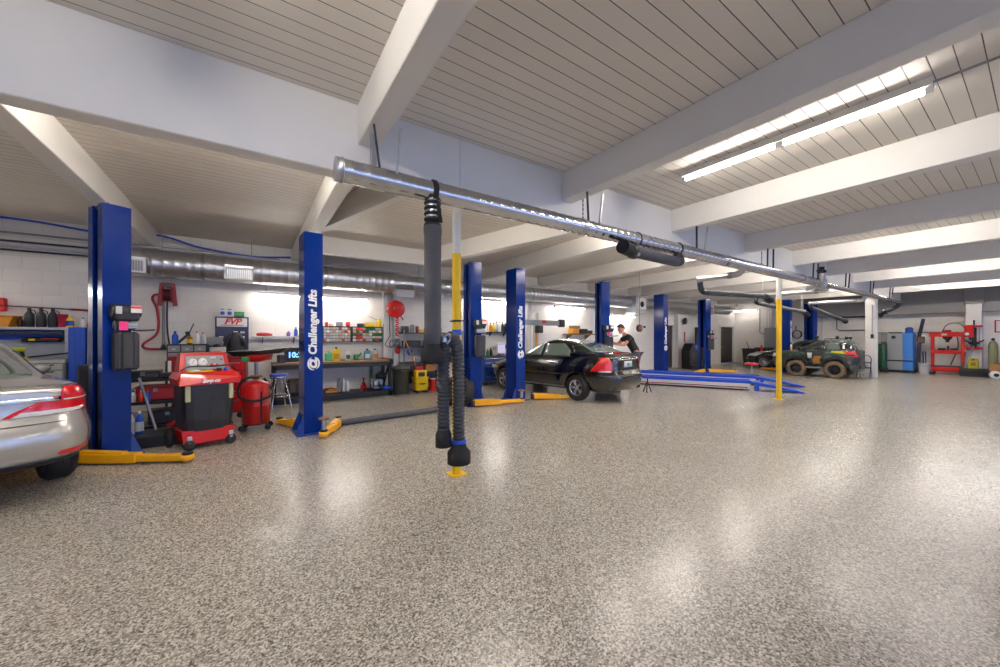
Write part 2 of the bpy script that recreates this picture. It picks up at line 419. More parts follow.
part('housing', B().bb(-.65, -.06, 0, .65, .06, .06, .01), WHITEP, t); part('tube', B().cyl((-.6, 0, -.03), (.6, 0, -.03), .026, n=10), TUBEC, t)
for a in (-.5, .46): part('bracket', B().bb(a, -.65, .02, a+.04, -.06, .05), STEEL, t)
# ------------------------------------------------------------ support poles and the white column
def pole(x, y, rad, label):
    t = thing('support_pole', label, 'pole', (x, y, 0), 0, 'yellow and white steel poles under the girder')
    part('painted_guard', B().lathe([(rad, .012), (rad, 2.65)], n=20), POLEY, t, 'yellow lower length')
    part('shaft', B().lathe([(rad*.97, 2.65), (rad*.97, 3.27)], n=20), WHITE, t, 'white upper length')
    part('base_plate', B().box((0, 0, .006), (.2, .2, .012), 0, .003), POLEY, t)
    return t
p1 = pole(2.05, 3.98, .054, 'yellow pole with white top behind the nearest hanging exhaust hose')
part('strap', B().lathe([(.056, 1.83), (.058, 1.835), (.058, 1.85), (.056, 1.855)], n=18).bar((-.05, -.03, 1.84), (-.11, -.05, 1.835), .02, .015).bar((.05, -.03, 1.845), (.1, -.05, 1.85), .02, .015), BLACK, p1)
part('tape', B().lathe([(.0555, 1.67), (.0555, 1.74)], n=18), BPL, p1, 'blue tape')
pole(11.64, 4.0, .062, 'far yellow pole with white top in front of the blue ramps')
t = thing('support_column', 'square white column beside the step ladder and the dusty off-road vehicle', 'column', (20.95, 4.02, 0))
part('shaft', B().box((0, 0, 1.63), (.32, .32, 3.26), 0, .015), WHITE, t)
part('conduit', B().tube([(-.185, -.06, 2.95), (-.2, -.06, 2.9), (-.2, -.06, 1.75)], .012, 8), GREY, t)
part('switch_box', B().box((-.205, -.06, 1.68), (.05, .09, .16), 0, .008), BLACK, t)

# ------------------------------------------------------------ exhaust extraction duct
YD, ZD = 3.5, 3.13
t = duct = thing('exhaust_duct', 'long galvanised spiral exhaust duct hung under the joists along the girder', 'duct', (.62, YD, ZD))
sp = []
L1 = 12.0
nr = int(L1/.14); prof = []
for i in range(nr):
    x = L1*i/nr; prof += [(.102, x), (.102, x+.12), (.1045, x+.125), (.1045, x+.135)]
part('large_pipe', B().lathe(prof+[(.102, L1)], n=24, axis='X'), GALVD, t)
part('end_cap', B().lathe([(.106, -.012), (.106, .04), (.112, .04), (.112, .05)][::1], n=24, axis='X'), GALV, t)
part('reducer', B().lathe([(.11, L1-.02), (.11, L1+.1), (.085, L1+.35), (.085, L1+.45)], n=20, axis='X'), GALVD, t)
part('small_pipe', B().lathe([(.078, L1+.4), (.078, 19.4), (.083, 19.42), (.083, 19.5), (.078, 19.52), (.078, 22.0)], n=18, axis='X'), GALVD, t)
for x in (3.05, 7.0, 10.9):
    part('joint_band', B().lathe([(.108, x-.03), (.111, x-.01), (.111, x+.03), (.108, x+.05)], n=24, axis='X'), STEEL, t)
# hanger struts from each joist
for i, x in enumerate((.99, 3.79, 6.55, 9.5, 12.35, 15.15, 17.95, 20.8)):
    h = thing('duct_hanger', 'steel strut hanger holding the exhaust duct under %s' % ['the nearest joist with its galvanised bracket', 'the second joist',
        'the joist past the ceiling light', 'the fourth joist from the near end', 'the fifth joist, over the second yellow pole', 'the sixth joist from the near end', 'the seventh joist from the near end', 'the joist over the white column'][i],
        'hanger', (x, YD, 0), 0, 'strut hangers along the exhaust duct')
    r = .075 if x > 12.7 else .1
    part('strut', B().bar((-.06, -.05, 3.6), (.0, -.02, ZD+r-.005), .03, .012), DSTEEL, h)
    part('strut', B().bar((.17, -.12, 3.6) if x < 9 else (.1, -.1, 3.6), (.14, -r*.8, ZD+r*.5), .03, .012), GALV if x < 9 else DSTEEL, h)
    if i in (1, 3):
        ch = B()
        for k in range(6): ch.box((.02, .1, 3.54-.06*k), (.02 if k % 2 else .008, .008 if k % 2 else .02, .05), 0, .003)
        part('chain', ch, BLACK, h)
    if i == 0:
        part('bracket', B().bar((.03, .3, 3.6), (.03, .3, 3.2), .05, .05).bar((.03, .3, 3.58), (-.02, .12, 3.58), .06, .03), GALV, h)
# junction with fan damper
DM = Matrix.Translation((12.48, 0, 0))
part('damper_housing', B(DM).lathe([(.02, -.14), (.12, -.12), (.12, .1), (.08, .16), (.08, .3)], (0, 0, -.02), 18), GALV, duct)
part('damper_motor', B(DM).lathe([(.1, .3), (.1, .36), (.06, .38), (.06, .46)], n=16).box((-.16, 0, .34), (.14, .12, .05), 0, .01), DSTEEL, duct)
part('damper_elbow', B(DM).tube(smooth_pts([(0, .06, -.05), (.0, .2, -.08), (.0, .35, -.1)], 4), .07, 14), GALV, duct)

def flex(b, pts, r, rib=.03, amp=.14, n=14):
    """corrugated hose along pts"""
    P = smooth_pts(pts, 8); out = []; rr = []
    d = 0; nxt = 0
    for i in range(len(P)-1):
        seg = (P[i+1]-P[i]); L = seg.length; u = seg/L if L else seg
        while nxt <= d+L:
            c = P[i]+u*(nxt-d)
            out += [c, c+u*rib*.35, c+u*rib*.5, c+u*rib*.85]; rr += [r, r, r*(1-amp), r*(1-amp)]; nxt += rib
        d += L
    b.tube(out, rr, n); return b
# nearest hose drop
XH = 1.53
t = thing('exhaust_hose', 'long dark exhaust hose hanging by the first yellow pole, its ribbed tail folded double', 'hose', (XH, YD-.0, 0), 0, 'exhaust extraction hoses on the duct')
part('clamp', B().lathe([(.112, -.025), (.116, -.02), (.116, .02), (.112, .025)], (0, 0, ZD), 22, 'X').bar((0, -.1, ZD+.03), (.01, -.115, 2.86), .03, .012).bar((.04, -.03, ZD-.09), (.045, -.095, 2.8), .035, .02), BLACK, t)
part('inlet', B().lathe([(.07, 2.85), (.07, 3.06)], n=18), GALV, t, 'bright galvanised stub')
b = B()
for k in range(5): b.lathe([(.078, 2.77+.055*k), (.088, 2.78+.055*k), (.088, 2.795+.055*k), (.078, 2.805+.055*k)], n=18)
part('cuff', b, BLACK, t)
part('sleeve', B().lathe([(.07, 2.79), (.092, 2.77), (.092, 2.70), (.087, 2.69), (.084, 2.2), (.088, 2.19), (.086, 2.1), (.085, 1.75), (.09, 1.73), (.09, 1.6), (.08, 1.58)], n=24), HOSE, t, 'wide grey fabric sleeve')
part('boot', B().lathe([(.075, 1.6), (.08, 1.55), (.118, 1.47), (.12, 1.39), (.105, 1.385), (.1, 1.45)], n=24), RUBBER, t, 'flared boot at the sleeve end')
part('hook', B().tube(smooth_pts([(.08, -.03, 1.62), (.14, -.05, 1.68), (.18, -.04, 1.64), (.14, -.03, 1.58)], 4), .018, 8).box((.1, -.06, 1.62), (.05, .04, .06), 0, .01), STEEL, t)
b = B(); flex(b, [(.145, .05, .68), (.14, .05, 1.1), (.14, .04, 1.42), (.15, .03, 1.57), (.2, 0, 1.65), (.26, -.02, 1.57), (.28, -.02, 1.3), (.285, -.02, .8), (.29, -.02, .5)], .066, .04, .16)
part('flexible_tail', b, HOSER, t, 'ribbed flexible hose folded double')
part('boot', B().lathe([(.06, .66), (.065, .62), (.085, .58), (.085, .45), (.07, .45), (.065, .56)], (.145, .05, .05), 20), RUBBER, t)
part('boot', B().lathe([(.075, .5), (.08, .46), (.122, .41), (.122, .29), (.105, .29), (.1, .4)], (.29, -.02, .03), 24), RUBBER, t)
part('tie', B().lathe([(.077, .5), (.08, .505), (.08, .53), (.077, .535)], (.29, -.02, .03), 18), BPL, t)

def stored_hose(loc, pts, elbow, end, r, label, boot=.11):
    t = thing('exhaust_hose', label, 'hose', loc, 0, 'exhaust extraction hoses on the duct')
    part('hose', B().tube(pts, r, 16), HOSE, t)
    part('elbow', B().tube(smooth_pts(elbow, 5), r*.92, 14), DSTEEL, t)
    e, d = Vector(end), (Vector(pts[0])-Vector(pts[1])).normalized()
    part('collar', B().tube([Vector(pts[0])-d*.1, Vector(pts[0])-d*.06, pts[0], Vector(pts[0])+d*.03], [r*1.05, r*1.3, r*1.3, r*1.1], 14), BLACK, t)
    part('boot', B().tube([pts[0], Vector(pts[0])+(e-Vector(pts[0]))*.4, e], [r*1.0, boot, boot*1.05], 16), RUBBER, t)
    return t
t = stored_hose((5.9, 3.42, 0), [(-1.25, 0, 2.91), (-.1, 0, 2.89)], [(-.12, 0, 2.89), (.0, 0, 2.9), (.06, .04, 2.97), (.06, .08, 3.06)], (-1.55, -.06, 2.93), .082,
    'short grey hose stored level right under the galvanised duct', .095)
part('clamp', B().lathe([(.112, -.012), (.117, 0), (.112, .012)], (.06, .08, ZD), 20, 'X'), BLACK, t)
part('strap', B().lathe([(.112, -.01), (.116, 0), (.112, .01)], (-1.05, .08, ZD), 20, 'X').bar((-1.05, -.0, 3.1), (-1.05, .0, 2.95), .012, .006), BLACK, t)
part('latch', B().box((-1.1, -.0, 2.98), (.16, .05, .08), 0, .01).box((-1.22, -.02, 2.88), (.06, .16, .1), 0, .01), STEEL, t)
def branch(x, y1, z, label, r=.062):
    M = Matrix.Translation((x-.62, 0, z-ZD))
    p = part('branch_pipe', B(M).tube(smooth_pts([(0, 0, 3.06-z), (0, .06, .03), (0, .2, 0), (0, y1-YD, 0)], 4), r, 16), GALV, duct, label)
    part('end_collar', B(M).lathe([(r, -.05), (r*1.2, -.04), (r*1.2, .01), (r, .02)], (0, y1-YD, 0), 16, 'Y'), GALV, p)
    part('joint_band', B(M).lathe([(r*1.1, .2), (r*1.15, .22), (r*1.15, .28), (r*1.1, .3)], n=16, axis='Y'), STEEL, p)
branch(8.38, 4.42, 2.95, 'galvanised branch pipe ending in mid air behind the duct, nearest of the three')
branch(13.6, 5.35, 2.98, 'galvanised branch pipe behind the top of the second yellow pole')
branch(17.5, 5.05, 2.92, 'galvanised branch pipe above the dusty off-road vehicle')
t = stored_hose((8.45, 4.42, 0), [(3.45, .0, 2.78), (.3, .0, 2.68)], [(0, 0, 2.9), (.03, 0, 2.78), (.12, 0, 2.69), (.32, 0, 2.68)], (3.75, -.02, 2.68), .065, 'long grey hose stored level left of the second yellow pole', .09)
part('hanger', B().cyl((3.3, 0, 2.84), (3.3, 0, 3.95), .01, n=8), WHITEP, t)
t = stored_hose((13.6, 5.3, 0), [(4.2, .0, 2.62), (.2, .0, 2.76)], [(0, 0, 2.92), (.0, 0, 2.82), (.06, 0, 2.77), (.22, 0, 2.76)], (4.6, 0, 2.5), .07, 'grey hose stored level behind the second yellow pole', .095)
part('hanger', B().cyl((4.0, 0, 2.7), (4.0, 0, 3.95), .01, n=8), WHITEP, t)
t = stored_hose((17.5, 5.0, 0), [(4.0, .0, 2.38), (.2, .0, 2.75)], [(0, 0, 2.88), (.0, 0, 2.82), (.06, 0, 2.77), (.22, 0, 2.75)], (4.3, 0, 2.32), .065, 'grey hose slanting down above the roof of the dusty off-road vehicle', .085)
t = stored_hose((22.62, YD, 0), [(-.0, .45, 2.72), (.0, .18, 2.86)], [(-.05, 0, 3.13), (.04, 0, 3.12), (.08, .02, 3.02), (.05, .1, 2.92), (0, .2, 2.86)], (0, .62, 2.55), .085, 'short dark hose curling down at the far end of the duct', .1)

# ------------------------------------------------------------ two-post lifts
def lift_post(loc, ang, H, label, power=False, text=False, arms=(), flip=False):
    """slot faces local -x; ang turns it about z"""
    t = thing('lift_post', label, 'vehicle lift', loc, ang, 'blue two-post vehicle lift columns')
    W, D, th = .46, .29, .025
    c = B()                                                   # C-shaped column, open towards -x
    out = [(-D/2, -W/2), (D/2, -W/2), (D/2, W/2), (-D/2, W/2), (-D/2, .085), (-D/2+th, .085), (-D/2+th, W/2-th), (D/2-th, W/2-th), (D/2-th, -W/2+th), (-D/2+th, -W/2+th), (-D/2+th, -.085), (-D/2, -.085)]
    out = [(x+.0, y) for x, y in out]
    c.prism(out, lambda a, b: V(a, b, .02), lambda a, b: V(a, b, H))
    part('column', c, BLUE, t)
    part('top_plate', B().bb(-D/2+.03, -W/2+.03, H-.01, D/2-.03, W/2-.03, H+.004), DBLUE, t)
    for x, y in ((-.08, -.2), (.1, -.2), (.1, .2), (-.08, .2)):
        part('bolt', B().lathe([(.014, H), (.014, H+.022)], (x, y, 0), 6), STEEL, t)
    part('carriage', B().bb(-.1, -.17, .1, .09, .17, 1.15, .01), BLACK, t)
    part('base_plate', B().box((.02, 0, .011), (.5, .62, .022), 0, .004), DBLUE, t)
    part('gusset', B().prism([(.145, .02), (.27, .02), (.145, .34)], lambda a, b: V(a, -.21, b), lambda a, b: V(a, -.195, b)), DBLUE, t)
    part('gusset', B().prism([(.145, .02), (.27, .02), (.145, .34)], lambda a, b: V(a, .21, b), lambda a, b: V(a, .195, b)), DBLUE, t)
    for a in arms: arm(t, *a)
    if power:
        zs = power
        part('motor', B().box((.05, -W/2-.1, zs+.64), (.25, .17, .22), 0, .02).lathe([(.085, -.145), (.09, -.135), (.09, .135), (.085, .145)], (.05, -W/2-.1, zs+.66), 16, 'X'), BLACK, t)
        part('label', B().bb(.07, -W/2-.214, zs+.64, .18, -W/2-.2, zs+.74), WHITEP, t, 'white sticker')
        part('label', B().bb(.07, -W/2-.217, zs+.7, .18, -W/2-.206, zs+.73), ORANGE if 0 else RPL, t, 'red sticker stripe')
        part('label', B().bb(-.08, -W/2-.214, zs+.62, -.02, -W/2-.2, zs+.72), LGREY, t, 'grey rating plate')
        part('pump_block', B().box((.05, -W/2-.09, zs+.47), (.22, .14, .1), 0, .015).cyl((-.05, -W/2-.13, zs+.47), (.15, -W/2-.13, zs+.47), .035), STEEL, t)
        part('hose_fitting', B().sph((.12, -W/2-.1, zs+.44), .04, 10).tube([(-.02, -W/2-.1, zs+.55), (-.08, -W/2-.16, zs+.5), (-.06, -W/2-.14, zs+.4)], .02, 8), DSTEEL, t)
        part('lever', B().tube([(.12, -W/2-.12, zs+.4), (.24, -W/2-.16, zs+.4), (.34, -W/2-.16, zs+.41)], .012, 8), BLACK, t)
        part('oil_tank', B().box((.05, -W/2-.11, zs+.12), (.25, .16, .52), 0, .03), DARK, t)
        part('tank_band', B().box((-.01, -W/2-.19, zs+.12), (.012, .03, .5)).box((.11, -W/2-.19, zs+.12), (.012, .02, .5)), BLACK, t)
    return t
def letters_mesh(text, size, M, shear, bold):
    cu = bpy.data.curves.new('letters', 'FONT'); cu.body = text; cu.size = size; cu.shear = shear; cu.offset = bold
    cu.extrude = .002; cu.align_x = 'CENTER'; cu.align_y = 'CENTER'; cu.resolution_u = 3
    o = bpy.data.objects.new('letters', cu); COL.objects.link(o)
    me = bpy.data.meshes.new_from_object(o.evaluated_get(bpy.context.evaluated_depsgraph_get()))
    bpy.data.objects.remove(o); bpy.data.curves.remove(cu); me.transform(M)
    m2 = bpy.data.meshes.new('lettering'); m2.from_pydata([tuple(v.co) for v in me.vertices], [], [list(p.vertices) for p in me.polygons]); m2.update()
    m2.materials.append(WHITEP); bpy.data.meshes.remove(me); return m2
def letters(text, size, M, m, parent, shear=0, bold=0, name='lettering'):
    me = letters_mesh(text, size, M, shear, bold); me.materials.clear(); me.materials.append(m); return part(name, me, m, parent)
part_old = part
def part(name, b, m, parent=None, label=None):
    if isinstance(b, bpy.types.Mesh):
        b.materials.clear(); b.materials.append(m)
    return part_old(name, b, m, parent, label)
def arm(t, p0, p1, adapter=None, ps=.55):
    """telescoping swing arm from p0 to p1 (local), low to the floor"""
    p0, p1 = Vector(p0), Vector(p1); d = (p1-p0); u = d.normalized(); s = V(-u.y, u.x, 0)
    pm = p0+d*.55
    b = B(); b.bar(p0+V(0, 0, .09), pm+V(0, 0, .075), .13, .12, bev=.012)
    a = part('arm', b, YELLOW, t, 'yellow swing arm')
    part('arm_web', B().bar(p0+V(0, 0, .17)-u*.05, p0+d*.42+V(0, 0, .14), .1, .03, bev=.008), YELLOW, a)
    part('arm_slider', B().bar(pm-u*.12+V(0, 0, .075), p1+V(0, 0, .07), .1, .085, bev=.01), YELLOW, a)
    part('hinge_pin', B().lathe([(.05, .02), (.05, .2), (.03, .21)], p0-u*.03, 14), BLACK, a)
    part('pad_cup', B().lathe([(.06, .03), (.075, .05), (.075, .1), (.05, .105)], p1, 16), YELLOW, a)
    part('pad', B().lathe([(.055, .105), (.06, .11), (.06, .13), (.05, .135)], p1, 16), RUBBER, a)
    if adapter:
        part('height_adapter', B().lathe([(.035, .1), (.035, .3)], p1+u*.0, 14), STEEL, a, 'bright steel height adapter')
        part('adapter_pad', B().lathe([(.08, .3), (.085, .31), (.085, .33), (.07, .335)], p1, 16), WOOD, a)
def loc_arm(loc, ang, w0, w1):
    """world points to a post's local frame"""
    M = (Matrix.Translation(loc) @ Matrix.Rotation(ang, 4, 'Z')).inverted()
    return tuple(M @ V(w0[0], w0[1], 0)), tuple(M @ V(w1[0], w1[1], 0))
POSTS = [
 ((-1.64, 7.31, 0), R(30), 3.45, 'blue lift post right behind the silver car, black pump box on its side', 1.34, False, [((-1.85, 7.0), (-.7, 6.33), None), ((-2.0, 7.3), (-2.9, 6.7), None)]),
 ((.86, 7.22, 0), R(184.5), 3.43, 'blue lift post standing in front of the long black workbench', 0, False, [((1.3, 7.2), (.98, 6.62), True), ((.74, 7.5), (.44, 8.1), None)]),
 ((4.49, 7.88, 0), R(-7), 3.45, 'blue lift post with pump box just right of the first yellow pole', 1.32, False, [((4.35, 7.55), (5.6, 7.35), True)]),
 ((5.80, 7.88, 0), R(180), 3.43, 'blue lift post standing in front of the black sedan', 0, False, [((6.15, 7.55), (7.3, 6.95), None)]),
 ((9.5, 8.13, 0), R(-22), 3.43, 'blue lift post with pump box behind the black sedan, beside the mechanic', 1.28, False, [((9.3, 7.9), (8.6, 7.4), None)]),
 ((14.05, 8.95, 0), R(177), 3.4, 'blue lift post rising behind the blue ramps, white lettering on its edge', 0, False, []),
 ((17.6, 9.0, 0), R(-18), 3.4, 'blue lift post with pump box beside the black tyre machine', 1.2, False, [((17.4, 8.9), (16.4, 8.9), None), ((17.5, 8.75), (18.6, 8.1), None)]),
 ((20.95, 6.95, 0), R(180), 3.4, 'blue lift post directly behind the far yellow pole', 0, False, [((21.2, 7.0), (21.5, 8.1), None)]),
 ((24.3, 6.95, 0), R(-18), 3.4, 'blue lift post rising behind the roof of the dusty off-road vehicle', 0, False, []),
]
TXT = (1, 3, 5, 7)
for i, (loc, ang, H, lb, pw, _, ar) in enumerate(POSTS):
    t = lift_post(loc, ang, H, lb, pw)
    for w0, w1, ad in ar: arm(t, *loc_arm(loc, ang, w0, w1), ad)
    if i in TXT:                                            # these show the printed side face (-y in the world)
        inv = Matrix.Rotation(-ang, 4, 'Z')
        y = .23
        def place(z, o=0): return frame_mat(V(0-o, y+.003, z), (0, 0, 1), (1, 0, 0))
        part('lettering', letters_mesh('Challenger Lifts', .175 if i != 7 else .16, place(1.9, -.01), .12, .007), WHITEP, t)
        for a0, a1 in ((.35, 3.3), (3.6, 6.1)):
            lo = B(); n = 14
            for k in range(n):
                u0, u1 = a0+(a1-a0)*k/n, a0+(a1-a0)*(k+1)/n
                p = lambda u, q: V(q*math.sin(u)*.85, 0, 1.2+q*math.cos(u)*1.1)
                w0, w1 = .013*math.sin(PI*k/n)+.002, .013*math.sin(PI*(k+1)/n)+.002
                q = [p(u0, .1-w0), p(u0, .1+w0), p(u1, .1+w1), p(u1, .1-w1)]
                vs = [v+V(0, y+.005, 0) for v in q]+[v+V(0, y-.002, 0) for v in q]
                lo.add(vs, [(0, 1, 2, 3), (4, 7, 6, 5), (0, 3, 7, 4), (1, 0, 4, 5), (2, 1, 5, 6), (3, 2, 6, 7)])
            part('emblem_ring', lo, WHITEP, t)
        part('emblem', letters_mesh('CL', .15, place(1.2, -.0), .25, .012), WHITEP, t)
    if i in (0, 6, 4): part('tag', B().box((.0, -.425, (pw or 1)+.46), (.09, .006, .12), 0, 0), PINK, t, 'pink paper tag')
    if i == 7: part('tag', B().box((-.02, .235, 1.0), (.18, .01, .34), 0, 0), ORANGE, t, 'yellow warning sticker')
# hose cover on the floor between the second and third posts
solo('floor_tube', B().tube([(0, 0, 0), (2.3, .18, 0)], .058, 14), HOSE, 'dark grey tube lying on the floor between two blue lift posts', 'tube', None, (1.32, 7.33, .06))
# ------------------------------------------------------------ vehicles
class Shell:
    """car body as a stack of plan outlines; levels are (z, rear x, front x, half width, corner power)"""
    def __init__(s, lv, sub=3):
        P = []
        for i in range(len(lv)-1):
            a, b, c, d = lv[max(i-1, 0)], lv[i], lv[i+1], lv[min(i+2, len(lv)-1)]
            for j in range(sub):
                t = j/sub; r = []
                for k in range(5):
                    if k == 0: r.append(b[0]+(c[0]-b[0])*t); continue
                    m0 = (c[k]-a[k])/max(c[0]-a[0], 1e-6); m1 = (d[k]-b[k])/max(d[0]-b[0], 1e-6); h = c[0]-b[0]
                    lo = (c[k]-b[k])/h                      # limited tangents: no overshoot
                    if m0*lo <= 0: m0 = 0
                    elif abs(m0) > 2.5*abs(lo): m0 = 2.5*lo
                    if m1*lo <= 0: m1 = 0
                    elif abs(m1) > 2.5*abs(lo): m1 = 2.5*lo
                    r.append((2*t**3-3*t*t+1)*b[k]+(t**3-2*t*t+t)*h*m0+(-2*t**3+3*t*t)*c[k]+(t**3-t*t)*h*m1)
                P.append(r)
        P.append(list(lv[-1])); s.L = P
    def lev(s, z):
        L = s.L
        if z <= L[0][0]: return L[0]
        for i in range(len(L)-1):
            if L[i][0] <= z <= L[i+1][0]:
                t = (z-L[i][0])/(L[i+1][0]-L[i][0]); return [L[i][k]+(L[i+1][k]-L[i][k])*t for k in range(5)]
        return L[-1]
    def ring(s, l, n=72):
        z, xr, xf, hw, p = l; c, a = (xr+xf)/2, (xf-xr)/2; out = []
        for k in range(n):
            t = 2*PI*(k+.5)/n; ct, st = math.cos(t), math.sin(t)
            out.append(V(c+a*math.copysign(abs(ct)**(2/p), ct), hw*math.copysign(abs(st)**(2/p), st), z))
        return out
    def body(s): return B().rings([s.ring(l) for l in s.L])
    def side(s, z, x, sg):
        z_, xr, xf, hw, p = s.lev(z); c, a = (xr+xf)/2, (xf-xr)/2; u = min(1, abs((x-c)/a))
        return V(x, sg*hw*(1-u**p)**(1/p), z)
    def end(s, z, y, sg):
        z_, xr, xf, hw, p = s.lev(z); c, a = (xr+xf)/2, (xf-xr)/2; u = min(1, abs(y/hw))
        return V(c+sg*a*(1-u**p)**(1/p), y, z)
    def arc(s, z, d, sg=-1):
        """point at signed arc length d from the rear (sg=-1) or front centre"""
        y = 0; p = s.end(z, 0, sg); L = 0; hw = s.lev(z)[3]; sd = 1 if d >= 0 else -1; d = abs(d); st = hw/60
        while L < d and y < hw*.93:
            y += st; q = s.end(z, sd*y, sg); L += (q-p).length; p = q
        while L < d:
            x = p.x-sg*.02; q = s.side(z, x, sd); L += (q-p).length; p = q
        return p
    def patch(s, rows, mode, sg, n=12, off=.008, thick=.02):
        """thin panel lying on the shell: rows of (z, from, to)"""
        R0 = []
        for z, a, b in rows:
            R0.append([{'side': s.side, 'end': s.end, 'arc': s.arc}[mode](z, a+(b-a)*k/(n-1), sg) for k in range(n)])
        m = len(R0); nor = []
        for i in range(m):
            r = []
            for k in range(n):
                u = R0[i][min(k+1, n-1)]-R0[i][max(k-1, 0)]; w = R0[min(i+1, m-1)][k]-R0[max(i-1, 0)][k]
                q = u.cross(w)
                q = q.normalized() if q.length > 1e-9 else V(0, 0, 1)
                c = V((s.lev(R0[i][k].z)[1]+s.lev(R0[i][k].z)[2])/2, 0, 0)
                if mode == 'side': ok = q.y*sg > 0
                elif mode == 'end': ok = q.x*sg > 0
                else: ok = q.x*sg+q.y*(1 if R0[i][k].y > 0 else -1) > 0
                r.append(q if ok else -q)
            nor.append(r)
        o = [R0[i][k]+nor[i][k]*off for i in range(m) for k in range(n)]
        q = [R0[i][k]-nor[i][k]*thick for i in range(m) for k in range(n)]
        N = m*n; b = B(); fs = []
        for i in range(m-1):
            for k in range(n-1):
                fs.append((i*n+k, i*n+k+1, (i+1)*n+k+1, (i+1)*n+k)); fs.append((N+i*n+k, N+(i+1)*n+k, N+(i+1)*n+k+1, N+i*n+k+1))
        bd = [i for i in range(n)]+[i*n+n-1 for i in range(1, m)]+[(m-1)*n+k for k in range(n-2, -1, -1)]+[i*n for i in range(m-2, 0, -1)]
        for i in range(len(bd)):
            a, c = bd[i], bd[(i+1) % len(bd)]; fs.append((a, c, N+c, N+a))
        b.add(o+q, fs, True); return b
def densify(rows, k=4):
    out = []
    for i in range(len(rows)-1):
        for j in range(k): t = j/k; out.append(tuple(rows[i][m]+(rows[i+1][m]-rows[i][m])*t for m in range(3)))
    return out+[rows[-1]]
def body_mesh(sh, paint, wheels, rad, depth=.3):
    """shell with wheel arches cut out"""
    o = bpy.data.objects.new('body', sh.body().mesh('body', [paint, BLACK])); COL.objects.link(o)
    cut = B()
    for (x, y) in wheels:
        s = 1 if y > 0 else -1
        cut.cyl((x, y+s*.35, rad[1]), (x, y-s*depth*.6, rad[1]), rad[0], n=28)
    me = cut.mesh('cut', [BLACK]); c = bpy.data.objects.new('cut', me); COL.objects.link(c)
    md = o.modifiers.new('b', 'BOOLEAN'); md.operation = 'DIFFERENCE'; md.object = c; md.solver = 'EXACT'
    try: md.material_mode = 'TRANSFER'
    except Exception: pass
    r = bpy.data.meshes.new_from_object(o.evaluated_get(bpy.context.evaluated_depsgraph_get()))
    bpy.data.objects.remove(o); bpy.data.objects.remove(c)
    return r
def wheel(t, x, y, r, w, tyre=TYRE, rim=RIM, spokes=5, rr=.62, lugs=False):
    s = 1 if y > 0 else -1
    pr = [(r*rr, -w/2+.01), (r*.9, -w/2), (r*.985, -w/2+.03), (r, -w/4), (r, w/4), (r*.985, w/2-.03), (r*.9, w/2), (r*rr, w/2-.01)]
    b = B().lathe(pr+[(r*rr*.97, w/2-.02), (r*rr*.97, -w/2+.02), pr[0]], n=32, axis='Y', caps=False)
    if lugs:
        for k in range(22):
            a = 2*PI*k/22
            for q in (-1, 1):
                b.box((0, 0, 0), (.05, w*.42, .03), 0, .006, Matrix.Rotation(a+q*.07, 4, 'Y') @ Matrix.Translation((0, q*w*.27, r)))
    else:
        for q in (-.25, 0, .25): b.lathe([(r+.001, q*w-.006), (r+.004, q*w-.004), (r+.004, q*w+.004), (r+.001, q*w+.006)], n=32, axis='Y')
    W = part('wheel', b, tyre, t); W.location = (x, y, r)
    g = B(); f = s*(w/2-.03)
    g.lathe([(r*rr*.99, f+s*.015), (r*rr*.9, f+s*.015), (r*rr*.86, f-s*.09), (r*rr*.97, f-s*.1)], n=32, axis='Y', caps=False)
    g.lathe([(.01, f-s*.012), (r*.17, f-s*.012), (r*.17, f-s*.05), (.01, f-s*.05)], n=20, axis='Y')
    for k in range(spokes):
        a = 2*PI*k/spokes
        for da in ((-.13, .13) if spokes == 5 else (0,)):
            g.bar((r*.14*math.cos(a+da), f-s*.02, r*.14*math.sin(a+da)), (r*rr*.93*math.cos(a+da*1.1), f-s*.005, r*rr*.93*math.sin(a+da*1.1)), .035*r/.3, .03, up=(0, 1, 0), bev=.006)
    part('rim', g, rim, W)
    part('brake_disc', B().lathe([(.02, f-s*.09), (r*.58, f-s*.09), (r*.58, f-s*.11), (.02, f-s*.11)], n=24, axis='Y'), DSTEEL, W)
    return W
def scaled(lv, k, kw=None): return [(a*k, b*k, c*k, d*(kw or k), e) for a, b, c, d, e in lv]

# --- silver sedan at the left edge: only its right rear corner is in the picture
k = 1.12
lv = scaled([(.30, -2.0, 2.05, .74, 5), (.33, -2.16, 2.14, .82, 6), (.38, -2.25, 2.19, .88, 6.5), (.46, -2.30, 2.22, .915, 7), (.56, -2.325, 2.21, .925, 7),
    (.66, -2.31, 2.18, .915, 7), (.75, -2.265, 2.08, .89, 7.5), (.80, -2.245, 1.9, .872, 8), (.86, -2.24, 1.75, .866, 8), (.93, -2.24, 1.35, .855, 8), (.99, -2.24, 1.02, .83, 7.5), (1.035, -2.19, .82, .785, 7),
    (1.065, -1.95, .7, .735, 6), (1.09, -1.72, .6, .69, 5), (1.2, -1.38, .42, .63, 5), (1.32, -1.0, .16, .575, 4.5), (1.4, -.66, -.12, .51, 4), (1.425, -.48, -.26, .4, 3)], k)
sh = Shell(lv)
t = thing('silver_sedan', 'silver sedan cut off by the left edge, red and clear tail lamp showing', 'car', (0, 0, 0), 0)
wr = .325*k; ax = (-1.36*k, 1.32*k); wy_ = .75*k
part('body', body_mesh(sh, SILVER, [(ax[0], wy_), (ax[0], -wy_), (ax[1], wy_), (ax[1], -wy_)], (.37*k, .34*k)), SILVER, t)
def keepmats(o, me, mats):
    me.materials.clear()
    for m in mats: me.materials.append(m)
keepmats(t.children[-1], t.children[-1].data, [SILVER, BLACK])
for x in ax:
    for y in (wy_, -wy_): wheel(t, x, y, wr, .215*k)
